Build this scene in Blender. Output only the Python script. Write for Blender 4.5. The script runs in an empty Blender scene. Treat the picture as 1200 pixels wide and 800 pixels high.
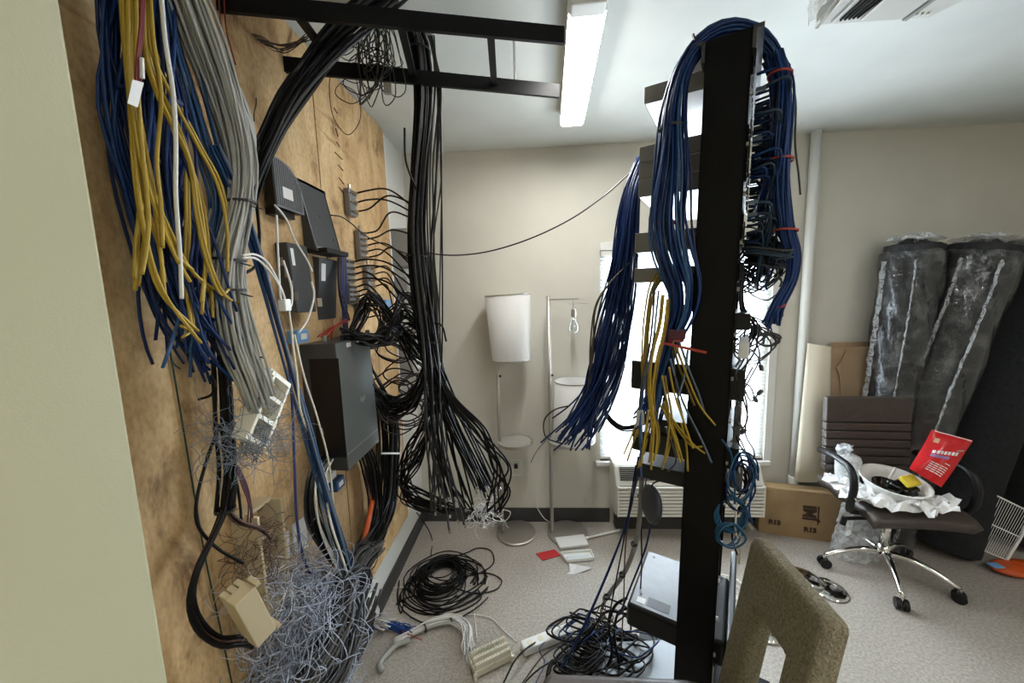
import bpy, math, random
import numpy as np
from mathutils import Vector, Matrix

SC = bpy.context.scene
COL = SC.collection
rnd = random.Random(7)

# ------------------------------------------------------------------ camera
FPX = 433.0
PITCH, ROLL, YAW, CAMZ = math.radians(6.9), math.radians(-1.66), math.radians(-3.2), 1.55
_F = np.array([math.sin(YAW) * math.cos(PITCH), math.cos(YAW) * math.cos(PITCH), -math.sin(PITCH)])
_R = np.array([math.cos(YAW), -math.sin(YAW), 0.0])
_U = np.cross(_R, _F)
RT = math.cos(ROLL) * _R + math.sin(ROLL) * _U
UP = -math.sin(ROLL) * _R + math.cos(ROLL) * _U
CAM = np.array([0, 0, CAMZ])
cd = bpy.data.cameras.new('camera')
cd.sensor_width = 36.0
cd.lens = FPX / 1200 * 36.0
cd.clip_start = 0.02
co = bpy.data.objects.new('camera', cd)
COL.objects.link(co)
co.matrix_world = Matrix(((RT[0], UP[0], -_F[0], 0), (RT[1], UP[1], -_F[1], 0), (RT[2], UP[2], -_F[2], CAMZ), (0, 0, 0, 1)))
SC.camera = co

# ------------------------------------------------------------------ world, daylight, exposure
SC.view_settings.view_transform = 'Standard'
SC.view_settings.look = 'None'
SC.view_settings.gamma = 1.0
SC.view_settings.use_curve_mapping = False
SC.view_settings.exposure = 0.85
wd = bpy.data.worlds.new('daylight')
SC.world = wd
wd.use_nodes = True
wd.node_tree.nodes['Background'].inputs[0].default_value = (0.80, 0.90, 1.0, 1)
wd.node_tree.nodes['Background'].inputs[1].default_value = 3.0
ld = bpy.data.lights.new('window_daylight', 'AREA')
ld.shape = 'RECTANGLE'
ld.size, ld.size_y = 1.10, 1.40
ld.energy = 60
ld.color = (0.92, 0.97, 1.0)
lo = bpy.data.objects.new('window_daylight', ld)
COL.objects.link(lo)
lo.location = (0.96, 2.66, 1.12)
lo.rotation_euler = (math.radians(-90), 0, 0)
LED_STRENGTH = 32.0
LED_FILL_BACK = 26.0  # strength of the unseen lamps added behind the viewer

# ------------------------------------------------------------------ picks: points of the room seen along a line of sight at a known plane
def ray(px, py):
    return RT * ((px - 600) / FPX) + UP * ((400 - py) / FPX) + _F
def onz(px, py, z):
    d = ray(px, py); return Vector(CAM + d * ((z - CAMZ) / d[2]))
def Y(px, py, y):
    d = ray(px, py); return Vector(CAM + d * (y / d[1]))
def onx(px, py, x):
    d = ray(px, py); return Vector(CAM + d * (x / d[0]))
XP = -0.765                     # face of the plywood
def W(px, py, off=0.0):
    return onx(px, py, XP + off)

# ------------------------------------------------------------------ materials
MATS = {}
def mat(name, col, rough=0.5, metal=0.0, var=0.0, vscale=20.0, bump=0.0, bscale=60.0, spec=0.5, stretch=None, col2=None, coat=0.0, alpha=None, trans=0.0):
    if name in MATS: return MATS[name]
    m = bpy.data.materials.new(name); m.use_nodes = True
    nt = m.node_tree; b = nt.nodes['Principled BSDF']
    b.inputs['Base Color'].default_value = (*col, 1)
    b.inputs['Roughness'].default_value = rough
    b.inputs['Metallic'].default_value = metal
    b.inputs['Specular IOR Level'].default_value = spec
    b.inputs['Coat Weight'].default_value = coat
    b.inputs['Transmission Weight'].default_value = trans
    if var > 0 or bump > 0:
        tc = nt.nodes.new('ShaderNodeTexCoord'); mp = nt.nodes.new('ShaderNodeMapping')
        nt.links.new(tc.outputs['Object'], mp.inputs[0])
        if stretch: mp.inputs['Scale'].default_value = stretch
        if var > 0:
            n = nt.nodes.new('ShaderNodeTexNoise'); n.inputs['Scale'].default_value = vscale; n.inputs['Detail'].default_value = 6
            nt.links.new(mp.outputs[0], n.inputs['Vector'])
            r = nt.nodes.new('ShaderNodeValToRGB')
            c2 = col2 or tuple(c * (1 - var) for c in col)
            r.color_ramp.elements[0].position = 0.35; r.color_ramp.elements[1].position = 0.65
            r.color_ramp.elements[0].color = (*c2, 1); r.color_ramp.elements[1].color = (*tuple(min(1, c * (1 + var * .5)) for c in col), 1)
            nt.links.new(n.outputs[0], r.inputs[0]); nt.links.new(r.outputs[0], b.inputs['Base Color'])
        if bump > 0:
            n2 = nt.nodes.new('ShaderNodeTexNoise'); n2.inputs['Scale'].default_value = bscale; n2.inputs['Detail'].default_value = 4
            nt.links.new(mp.outputs[0], n2.inputs['Vector'])
            bp = nt.nodes.new('ShaderNodeBump'); bp.inputs['Strength'].default_value = bump; bp.inputs['Distance'].default_value = 0.01
            nt.links.new(n2.outputs[0], bp.inputs['Height']); nt.links.new(bp.outputs[0], b.inputs['Normal'])
    MATS[name] = m
    return m
def emit(name, col, s):
    m = bpy.data.materials.new(name); m.use_nodes = True
    b = m.node_tree.nodes['Principled BSDF']
    b.inputs['Base Color'].default_value = (*col, 1)
    b.inputs['Emission Color'].default_value = (*col, 1); b.inputs['Emission Strength'].default_value = s
    MATS[name] = m; return m
def film(name, col, clear, rough=0.15, bump=0.6, bscale=25, stretch=None):
    """thin clear plastic: part see-through, part white sheen"""
    m = bpy.data.materials.new(name); m.use_nodes = True
    nt = m.node_tree; b = nt.nodes['Principled BSDF']; out = nt.nodes['Material Output']
    b.inputs['Base Color'].default_value = (*col, 1); b.inputs['Roughness'].default_value = rough
    b.inputs['Specular IOR Level'].default_value = 0.9
    t = nt.nodes.new('ShaderNodeBsdfTransparent'); mx = nt.nodes.new('ShaderNodeMixShader')
    tc = nt.nodes.new('ShaderNodeTexCoord'); mp = nt.nodes.new('ShaderNodeMapping')
    if stretch: mp.inputs['Scale'].default_value = stretch
    n = nt.nodes.new('ShaderNodeTexNoise'); n.inputs['Scale'].default_value = bscale; n.inputs['Detail'].default_value = 5
    n.inputs['Distortion'].default_value = 1.2
    nt.links.new(tc.outputs['Object'], mp.inputs[0]); nt.links.new(mp.outputs[0], n.inputs['Vector'])
    bp = nt.nodes.new('ShaderNodeBump'); bp.inputs['Strength'].default_value = bump; bp.inputs['Distance'].default_value = 0.02
    nt.links.new(n.outputs[0], bp.inputs['Height']); nt.links.new(bp.outputs[0], b.inputs['Normal'])
    r = nt.nodes.new('ShaderNodeMapRange'); r.inputs[1].default_value = .35; r.inputs[2].default_value = .72
    r.inputs[3].default_value = max(0, 1 - clear - .12); r.inputs[4].default_value = min(1, 1 - clear + .25)
    nt.links.new(n.outputs[0], r.inputs[0]); nt.links.new(r.outputs[0], mx.inputs[0])
    nt.links.new(t.outputs[0], mx.inputs[1]); nt.links.new(b.outputs[0], mx.inputs[2])
    nt.links.new(mx.outputs[0], out.inputs['Surface'])
    MATS[name] = m; return m
def glass(name, tint=(1, 1, 1), refl=0.12):
    m = bpy.data.materials.new(name); m.use_nodes = True
    nt = m.node_tree; out = nt.nodes['Material Output']
    t = nt.nodes.new('ShaderNodeBsdfTransparent'); t.inputs[0].default_value = (*tint, 1)
    g = nt.nodes.new('ShaderNodeBsdfGlossy'); g.inputs['Roughness'].default_value = .03
    mx = nt.nodes.new('ShaderNodeMixShader'); mx.inputs[0].default_value = refl
    nt.links.new(t.outputs[0], mx.inputs[1]); nt.links.new(g.outputs[0], mx.inputs[2]); nt.links.new(mx.outputs[0], out.inputs['Surface'])
    MATS[name] = m; return m
def sheer(name, col, tl, tp):
    m = bpy.data.materials.new(name); m.use_nodes = True
    nt = m.node_tree; out = nt.nodes['Material Output']; b = nt.nodes['Principled BSDF']
    b.inputs['Base Color'].default_value = (*col, 1); b.inputs['Roughness'].default_value = .7
    t = nt.nodes.new('ShaderNodeBsdfTranslucent'); t.inputs[0].default_value = (*col, 1)
    p = nt.nodes.new('ShaderNodeBsdfTransparent')
    m1 = nt.nodes.new('ShaderNodeMixShader'); m1.inputs[0].default_value = tl
    m2 = nt.nodes.new('ShaderNodeMixShader'); m2.inputs[0].default_value = tp
    nt.links.new(b.outputs[0], m1.inputs[1]); nt.links.new(t.outputs[0], m1.inputs[2])
    nt.links.new(m1.outputs[0], m2.inputs[1]); nt.links.new(p.outputs[0], m2.inputs[2]); nt.links.new(m2.outputs[0], out.inputs['Surface'])
    MATS[name] = m; return m

WALL = mat('cream_wall_paint', (.66, .635, .555), .75, var=.05, vscale=2.5, bump=.05, bscale=140)
WALLGLOSS = mat('semi_gloss_wall_paint', (.54, .525, .36), .24, bump=.05, bscale=420, spec=.5)
WALLWHITE = mat('white_wall_paint', (.72, .73, .70), .6, bump=.04, bscale=120)
CEIL = mat('ceiling_paint', (.70, .72, .69), .85, var=.10, vscale=1.8, bump=.10, bscale=9)
DARKBASE = mat('dark_rubber_base', (.045, .043, .045), .45)
BLACK = mat('black_powder_coat', (.0022, .0022, .0025), .45, spec=.2)
BLACKP = mat('black_plastic', (.005, .005, .006), .38, spec=.35)
CHAR = mat('charcoal_plastic', (.045, .05, .055), .4, bump=.02, bscale=300)
GREYBOX = mat('grey_ribbed_plastic', (.17, .18, .20), .45)
GREYM = mat('grey_painted_steel', (.30, .30, .29), .45)
DEVGREY = mat('switch_case_steel', (.27, .255, .235), .5, metal=.0)
DEVUNDER = mat('bare_steel_underside', (.50, .51, .52), .3, metal=.7)
STEEL = mat('zinc_steel', (.55, .55, .54), .3, metal=1.0)
CHROME = mat('chrome', (.78, .77, .75), .12, metal=1.0)
NICKEL = mat('brushed_nickel', (.50, .47, .43), .45, metal=.9)
BRASS = mat('brass_fitting', (.55, .48, .38), .3, metal=1.0)
WHITEP = mat('white_plastic', (.78, .78, .75), .4)
CREAMP = mat('cream_plastic', (.72, .68, .55), .42)
PAPER = mat('white_paper', (.82, .82, .82), .7)
NAVY = mat('navy_cable_jacket', (.003, .019, .095), .38, spec=.35)
BLUE = mat('blue_cable_jacket', (.006, .040, .17), .38, spec=.35)
BLUEL = mat('denim_blue_cable_jacket', (.018, .075, .20), .38)
TEAL = mat('dark_teal_cable_jacket', (.006, .028, .055), .36)
YEL = mat('yellow_cable_jacket', (.40, .265, .022), .4)
GREY = mat('grey_cable_jacket', (.36, .36, .33), .42)
GREYD = mat('dark_grey_cable_jacket', (.04, .04, .043), .4)
GREYBL = mat('slate_blue_cable_jacket', (.11, .15, .20), .42)
WHITEC = mat('white_cable_jacket', (.70, .69, .65), .42)
BLK = mat('black_cable_jacket', (.0035, .0035, .004), .45, spec=.25)
KHAKI = mat('khaki_cable_jacket', (.05, .048, .034), .45)
BROWN = mat('brown_wire', (.10, .055, .045), .45)
REDW = mat('dark_red_wire', (.16, .012, .016), .4)
GREEN = mat('dark_green_wire', (.012, .05, .03), .4)
PURP = mat('violet_blue_cable_jacket', (.035, .05, .20), .4)
ORANGE = mat('orange_conduit', (.62, .10, .015), .45)
REDTIE = mat('red_velcro_tie', (.42, .045, .03), .6)
TIE = mat('black_cable_tie', (.012, .012, .012), .5)
CARD = mat('corrugated_cardboard', (.36, .25, .15), .8, var=.12, vscale=9, bump=.15, bscale=30)
KRAFT = mat('kraft_paper_wrap', (.36, .24, .12), .7, var=.18, vscale=7, bump=.4, bscale=14)
INK = mat('dark_brown_ink', (.05, .025, .015), .7)
CARPET = mat('black_carpet_backing', (.010, .012, .014), .95, var=.4, vscale=60, bump=.6, bscale=220)
CARPETG = mat('charcoal_carpet_roll', (.030, .031, .034), .85, var=.4, vscale=25, bump=.5, bscale=120)
LEATHER = mat('brown_leather', (.060, .046, .039), .42, var=.15, vscale=30, bump=.12, bscale=260)
FABRIC = mat('olive_woven_fabric', (.30, .262, .175), .9, var=.35, vscale=170, bump=.6, bscale=260)
REDBAG = mat('red_foil', (.62, .012, .018), .22, bump=.35, bscale=28)
YELSP = mat('yellow_sponge', (.80, .62, .05), .8, bump=.5, bscale=120)
BLKFOOD = mat('glossy_black_plastic', (.004, .004, .004), .12)
ORBAG = mat('orange_bag', (.60, .09, .015), .3, bump=.5, bscale=30)
LBLUE = mat('light_blue_label', (.16, .34, .62), .5)
PURPLE = mat('purple_print', (.30, .18, .42), .5)
PALEORANGE = mat('peach_print', (.75, .42, .25), .5)
def wrapfilm(name):
    m = bpy.data.materials.new(name); m.use_nodes = True
    nt = m.node_tree; out = nt.nodes['Material Output']; L = nt.links.new
    tc = nt.nodes.new('ShaderNodeTexCoord'); n = nt.nodes.new('ShaderNodeTexNoise'); n.inputs['Scale'].default_value = 16; n.inputs['Detail'].default_value = 6; n.inputs['Distortion'].default_value = .6
    L(tc.outputs['Object'], n.inputs['Vector'])
    bp = nt.nodes.new('ShaderNodeBump'); bp.inputs['Strength'].default_value = .45; bp.inputs['Distance'].default_value = .012; L(n.outputs[0], bp.inputs['Height'])
    t = nt.nodes.new('ShaderNodeBsdfTransparent'); d = nt.nodes.new('ShaderNodeBsdfDiffuse'); d.inputs[0].default_value = (.75, .78, .80, 1); L(bp.outputs[0], d.inputs['Normal'])
    g = nt.nodes.new('ShaderNodeBsdfGlossy'); g.inputs['Roughness'].default_value = .14; g.inputs[0].default_value = (.9, .92, .95, 1); L(bp.outputs[0], g.inputs['Normal'])
    r = nt.nodes.new('ShaderNodeMapRange'); r.inputs[1].default_value = .5; r.inputs[2].default_value = .75; r.inputs[3].default_value = .03; r.inputs[4].default_value = .22; L(n.outputs[0], r.inputs[0])
    m1 = nt.nodes.new('ShaderNodeMixShader'); L(r.outputs[0], m1.inputs[0]); L(t.outputs[0], m1.inputs[1]); L(d.outputs[0], m1.inputs[2])
    fr = nt.nodes.new('ShaderNodeLayerWeight'); fr.inputs[0].default_value = .32; L(bp.outputs[0], fr.inputs['Normal'])
    m2 = nt.nodes.new('ShaderNodeMixShader'); L(fr.outputs['Fresnel'], m2.inputs[0]); L(m1.outputs[0], m2.inputs[1]); L(g.outputs[0], m2.inputs[2])
    L(m2.outputs[0], out.inputs['Surface']); MATS[name] = m; return m
FILM = wrapfilm('plastic_wrap')
BAGF = film('clear_poly_bag', (.82, .85, .88), .55, bump=1.0, bscale=22)
CLEARP = film('frosted_clear_plastic', (.85, .88, .88), .45, bump=.2, bscale=60)
PANE = glass('window_glass', (.96, .98, 1), .08)
BULB = glass('bulb_glass', (.95, .97, .97), .25)
BLIND = sheer('white_blind', (.86, .90, .92), .6, .25)
SHADE = sheer('white_linen_shade', (.82, .81, .79), .35, .0)
LED = emit('led_diffuser', (1.0, .985, .95), LED_STRENGTH)
LED_FILL = emit('led_diffuser_rear', (1.0, .97, .92), LED_FILL_BACK)  # glow of the added fill lamps

def plywood_mat():
    m = bpy.data.materials.new('knotty_plywood'); m.use_nodes = True
    nt = m.node_tree; b = nt.nodes['Principled BSDF']; L = nt.links.new
    tc = nt.nodes.new('ShaderNodeTexCoord')
    def noise(scale, st, det=6, dist=0.0):
        mp = nt.nodes.new('ShaderNodeMapping'); mp.inputs['Scale'].default_value = st
        n = nt.nodes.new('ShaderNodeTexNoise'); n.inputs['Scale'].default_value = scale; n.inputs['Detail'].default_value = det; n.inputs['Distortion'].default_value = dist
        L(tc.outputs['Object'], mp.inputs[0]); L(mp.outputs[0], n.inputs['Vector']); return n
    n1 = noise(7.0, (1, 1.1, .6), 12, 1.0); n1.inputs['Roughness'].default_value = .68
    n2 = noise(26, (1, 1, .10), 5, .4)
    n3 = noise(2.2, (1, 1, .8), 4, .3)
    r1 = nt.nodes.new('ShaderNodeValToRGB')
    e = r1.color_ramp.elements
    e[0].position = .32; e[0].color = (.24, .135, .055, 1)
    e[1].position = .62; e[1].color = (.76, .55, .30, 1)
    k = e.new(.45); k.color = (.63, .43, .215, 1)
    L(n1.outputs[0], r1.inputs[0])
    mx = nt.nodes.new('ShaderNodeMixRGB'); mx.blend_type = 'MULTIPLY'; mx.inputs[0].default_value = .40
    r2 = nt.nodes.new('ShaderNodeValToRGB'); r2.color_ramp.elements[0].position = .3; r2.color_ramp.elements[0].color = (.62, .52, .42, 1); r2.color_ramp.elements[1].position = .6; r2.color_ramp.elements[1].color = (1, 1, 1, 1)
    L(n2.outputs[0], r2.inputs[0]); L(r1.outputs[0], mx.inputs[1]); L(r2.outputs[0], mx.inputs[2])
    mx2 = nt.nodes.new('ShaderNodeMixRGB'); mx2.blend_type = 'MULTIPLY'; mx2.inputs[0].default_value = .5
    r3 = nt.nodes.new('ShaderNodeValToRGB'); r3.color_ramp.elements[0].position = .35; r3.color_ramp.elements[0].color = (.6, .5, .4, 1); r3.color_ramp.elements[1].position = .55; r3.color_ramp.elements[1].color = (1, 1, 1, 1)
    L(n3.outputs[0], r3.inputs[0]); L(mx.outputs[0], mx2.inputs[1]); L(r3.outputs[0], mx2.inputs[2])
    n4 = noise(5.0, (1, .35, 2.2), 3, 1.5)
    r4 = nt.nodes.new('ShaderNodeValToRGB'); r4.color_ramp.elements[0].position = .26; r4.color_ramp.elements[0].color = (.45, .36, .28, 1); r4.color_ramp.elements[1].position = .36; r4.color_ramp.elements[1].color = (1, 1, 1, 1)
    L(n4.outputs[0], r4.inputs[0])
    n5 = noise(120, (1, 1, .5), 4, 0)
    r5 = nt.nodes.new('ShaderNodeValToRGB'); r5.color_ramp.elements[0].position = .3; r5.color_ramp.elements[0].color = (.74, .70, .64, 1); r5.color_ramp.elements[1].position = .6; r5.color_ramp.elements[1].color = (1, 1, 1, 1)
    L(n5.outputs[0], r5.inputs[0])
    m3 = nt.nodes.new('ShaderNodeMixRGB'); m3.blend_type = 'MULTIPLY'; m3.inputs[0].default_value = .8
    L(mx2.outputs[0], m3.inputs[1]); L(r4.outputs[0], m3.inputs[2])
    m4 = nt.nodes.new('ShaderNodeMixRGB'); m4.blend_type = 'MULTIPLY'; m4.inputs[0].default_value = .8
    L(m3.outputs[0], m4.inputs[1]); L(r5.outputs[0], m4.inputs[2])
    L(m4.outputs[0], b.inputs['Base Color']); b.inputs['Roughness'].default_value = .72
    bp = nt.nodes.new('ShaderNodeBump'); bp.inputs['Strength'].default_value = .15; bp.inputs['Distance'].default_value = .005
    L(n2.outputs[0], bp.inputs['Height']); L(bp.outputs[0], b.inputs['Normal'])
    return m
PLY = plywood_mat()

def floor_mat():
    m = bpy.data.materials.new('speckled_vinyl_floor'); m.use_nodes = True
    nt = m.node_tree; b = nt.nodes['Principled BSDF']; L = nt.links.new
    tc = nt.nodes.new('ShaderNodeTexCoord')
    def noise(s, d):
        n = nt.nodes.new('ShaderNodeTexNoise'); n.inputs['Scale'].default_value = s; n.inputs['Detail'].default_value = d
        L(tc.outputs['Object'], n.inputs['Vector']); return n
    n1, n2, n3 = noise(95, 3), noise(240, 2), noise(2.2, 5)
    r1 = nt.nodes.new('ShaderNodeValToRGB'); e = r1.color_ramp.elements
    e[0].position = .36; e[0].color = (.335, .30, .26, 1); e[1].position = .64; e[1].color = (.475, .44, .395, 1)
    k = e.new(.5); k.color = (.405, .37, .325, 1)
    L(n1.outputs[0], r1.inputs[0])
    r2 = nt.nodes.new('ShaderNodeValToRGB'); r2.color_ramp.elements[0].position = .35; r2.color_ramp.elements[0].color = (.72, .68, .64, 1); r2.color_ramp.elements[1].position = .5; r2.color_ramp.elements[1].color = (1, 1, 1, 1)
    L(n2.outputs[0], r2.inputs[0])
    mx = nt.nodes.new('ShaderNodeMixRGB'); mx.blend_type = 'MULTIPLY'; mx.inputs[0].default_value = .7
    L(r1.outputs[0], mx.inputs[1]); L(r2.outputs[0], mx.inputs[2])
    r3 = nt.nodes.new('ShaderNodeValToRGB'); r3.color_ramp.elements[0].position = .3; r3.color_ramp.elements[0].color = (.82, .81, .80, 1); r3.color_ramp.elements[1].position = .6; r3.color_ramp.elements[1].color = (1, 1, 1, 1)
    L(n3.outputs[0], r3.inputs[0])
    m2 = nt.nodes.new('ShaderNodeMixRGB'); m2.blend_type = 'MULTIPLY'; m2.inputs[0].default_value = .8
    L(mx.outputs[0], m2.inputs[1]); L(r3.outputs[0], m2.inputs[2])
    L(m2.outputs[0], b.inputs['Base Color']); b.inputs['Roughness'].default_value = .55
    return m
FLOORM = floor_mat()

# ------------------------------------------------------------------ mesh building
def cat(pts, n, closed=False):
    """smooth curve through points, n samples"""
    P = np.array([tuple(p) for p in pts], float)
    if len(P) == 2:
        t = np.linspace(0, 1, n)[:, None]; return P[0] * (1 - t) + P[1] * t
    seg = np.linalg.norm(np.diff(P, axis=0), axis=1) ** .5 + 1e-6
    T = np.concatenate([[0], np.cumsum(seg)])
    m = np.zeros_like(P)
    for i in range(1, len(P) - 1):
        d0 = (P[i] - P[i - 1]) / (T[i] - T[i - 1]); d1 = (P[i + 1] - P[i]) / (T[i + 1] - T[i])
        w = (T[i] - T[i - 1]) / (T[i + 1] - T[i - 1]); m[i] = d0 * (1 - w) + d1 * w
    m[0] = (P[1] - P[0]) / (T[1] - T[0]); m[-1] = (P[-1] - P[-2]) / (T[-1] - T[-2])
    out = []
    for t in np.linspace(0, T[-1], n):
        i = min(max(int(np.searchsorted(T, t)) - 1, 0), len(P) - 2)
        h = T[i + 1] - T[i]; u = (t - T[i]) / h
        out.append((2*u**3 - 3*u**2 + 1) * P[i] + (u**3 - 2*u**2 + u) * h * m[i] + (-2*u**3 + 3*u**2) * P[i + 1] + (u**3 - u**2) * h * m[i + 1])
    return np.array(out)
def frames(P):
    T = np.gradient(P, axis=0); T /= (np.linalg.norm(T, axis=1)[:, None] + 1e-9)
    a = np.array([0, 0, 1.0]) if abs(T[0][2]) < .9 else np.array([1.0, 0, 0])
    N = np.cross(T[0], a); N /= np.linalg.norm(N)
    Ns = [N]
    for i in range(1, len(P)):
        N = Ns[-1] - T[i] * (Ns[-1] @ T[i]); l = np.linalg.norm(N)
        N = N / l if l > 1e-6 else Ns[-1]
        Ns.append(N)
    Ns = np.array(Ns); return T, Ns, np.cross(T, Ns)

class MB:
    def __init__(s, M=None):
        s.v = []; s.f = []; s.M = M
    def add(s, vs, fs):
        o = len(s.v)
        s.v += [tuple(s.M @ Vector(v)) if s.M else tuple(v) for v in vs]
        s.f += [tuple(i + o for i in f) for f in fs]; return s
    def hexa(s, c):           # eight corners: bottom ring 0-3, top ring 4-7
        return s.add(c, [(3, 2, 1, 0), (4, 5, 6, 7), (0, 1, 5, 4), (1, 2, 6, 5), (2, 3, 7, 6), (3, 0, 4, 7)])
    def box(s, a, b):
        (x0, y0, z0), (x1, y1, z1) = a, b
        return s.hexa([(x0, y0, z0), (x1, y0, z0), (x1, y1, z0), (x0, y1, z0), (x0, y0, z1), (x1, y0, z1), (x1, y1, z1), (x0, y1, z1)])
    def bar(s, p, q, w, h, up=(0, 0, 1)):
        p, q = Vector(p), Vector(q); d = (q - p).normalized(); up = Vector(up)
        if abs(d.dot(up)) > .98: up = Vector((0, 1, 0))
        r = d.cross(up).normalized() * w / 2; u = r.cross(d).normalized() * h / 2
        return s.hexa([p - r - u, p + r - u, q + r - u, q - r - u, p - r + u, p + r + u, q + r + u, q - r + u])
    def tube(s, P, r, n=6, cap=True):
        P = np.asarray(P, float); k = len(P); T, N, B = frames(P)
        r = np.full(k, r) if np.isscalar(r) else np.asarray(r)
        a = np.arange(n) * 2 * math.pi / n
        V = P[:, None, :] + r[:, None, None] * (np.cos(a)[None, :, None] * N[:, None, :] + np.sin(a)[None, :, None] * B[:, None, :])
        fs = [(i*n + j, i*n + (j+1) % n, (i+1)*n + (j+1) % n, (i+1)*n + j) for i in range(k-1) for j in range(n)]
        if cap: fs += [tuple(range(n-1, -1, -1)), tuple(range((k-1)*n, k*n))]
        return s.add(V.reshape(-1, 3).tolist(), fs)
    def cyl(s, p, q, r, n=20, r2=None):
        return s.tube([tuple(p), tuple(q)], [r, r if r2 is None else r2], n)
    def lathe(s, prof, c=(0, 0, 0), n=28, axis=None):
        vs = []; c = Vector(c)
        for r, z in prof:
            for j in range(n):
                a = 2*math.pi*j/n; vs.append(c + Vector((r*math.cos(a), r*math.sin(a), z)))
        fs = [(i*n + j, i*n + (j+1) % n, (i+1)*n + (j+1) % n, (i+1)*n + j) for i in range(len(prof)-1) for j in range(n)]
        cl = prof[0] == prof[-1]
        if prof[0][0] > 1e-4 and not cl: fs.append(tuple(range(n-1, -1, -1)))
        if prof[-1][0] > 1e-4 and not cl: fs.append(tuple(range((len(prof)-1)*n, len(prof)*n)))
        return s.add(vs, fs)
    def prism(s, poly, d):    # planar outline pushed by vector d
        d = Vector(d); n = len(poly); poly = [Vector(p) for p in poly]
        return s.add(poly + [p + d for p in poly], [tuple(range(n-1, -1, -1)), tuple(range(n, 2*n))] + [(i, (i+1) % n, (i+1) % n + n, i + n) for i in range(n)])
    def grid(s, fn, nu, nv):  # surface fn(u,v)
        vs = [fn(i/(nu-1), j/(nv-1)) for i in range(nu) for j in range(nv)]
        return s.add(vs, [(i*nv + j, (i+1)*nv + j, (i+1)*nv + j+1, i*nv + j+1) for i in range(nu-1) for j in range(nv-1)])
    def build(s, name, m, parent=None, bevel=0.0, smooth=False, label=None, solid=0.0, kind=None, sub=0, seg=2):
        me = bpy.data.meshes.new(name); me.from_pydata(s.v, [], s.f); me.update()
        if smooth: me.polygons.foreach_set('use_smooth', [True] * len(me.polygons))
        o = bpy.data.objects.new(name, me); COL.objects.link(o); me.materials.append(m)
        if parent:
            o.parent = parent; L = parent['_o'] if '_o' in parent else (0, 0, 0)
            o.matrix_parent_inverse = Matrix.Translation(-Vector(L))
        if solid:
            md = o.modifiers.new('t', 'SOLIDIFY'); md.thickness = solid; md.offset = 0
        if bevel:
            md = o.modifiers.new('b', 'BEVEL'); md.width = bevel; md.segments = seg; md.limit_method = 'ANGLE'
            if not smooth: me.polygons.foreach_set('use_smooth', [False] * len(me.polygons))
        if sub:
            md = o.modifiers.new('s', 'SUBSURF'); md.levels = sub; md.render_levels = sub
        if label: o['label'] = label
        if kind: o['kind'] = kind
        return o
def thing(name, label, cat_, loc, group=None):
    o = bpy.data.objects.new(name, None); COL.objects.link(o); o.location = loc; o.empty_display_size = .05
    o['label'] = label; o['category'] = cat_; o['_o'] = tuple(loc)
    if group: o['group'] = group
    return o
def tag(o, label, cat_, group=None, kind=None):
    o['label'] = label; o['category'] = cat_
    if group: o['group'] = group
    if kind: o['kind'] = kind
    return o
def struct(o, label=None, cat_=None):
    o['kind'] = 'structure'
    if label: o['label'] = label
    if cat_: o['category'] = cat_
    return o
def frameM(o, x, y, z):
    x, y, z, o = Vector(x), Vector(y), Vector(z), Vector(o)
    return Matrix(((x.x, y.x, z.x, o.x), (x.y, y.y, z.y, o.y), (x.z, y.z, z.z, o.z), (0, 0, 0, 1)))
def text_mesh(body, size, M, m, parent, name='lettering', ext=.0006, sx=1.0, bold=0.0):
    cu = bpy.data.curves.new('t', 'FONT'); cu.body = body; cu.size = size; cu.extrude = ext; cu.offset = bold; cu.align_x = 'CENTER'; cu.align_y = 'CENTER'
    t = bpy.data.objects.new('t', cu); COL.objects.link(t)
    bpy.context.view_layer.update()
    me = bpy.data.meshes.new_from_object(t.evaluated_get(bpy.context.evaluated_depsgraph_get()))
    vs = [tuple(M @ Vector((v.co.x * sx, v.co.y, v.co.z))) for v in me.vertices]; fs = [tuple(p.vertices) for p in me.polygons]
    bpy.data.objects.remove(t); bpy.data.curves.remove(cu)
    mb = MB(); mb.v = vs; mb.f = fs
    return mb.build(name, m, parent)

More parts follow.
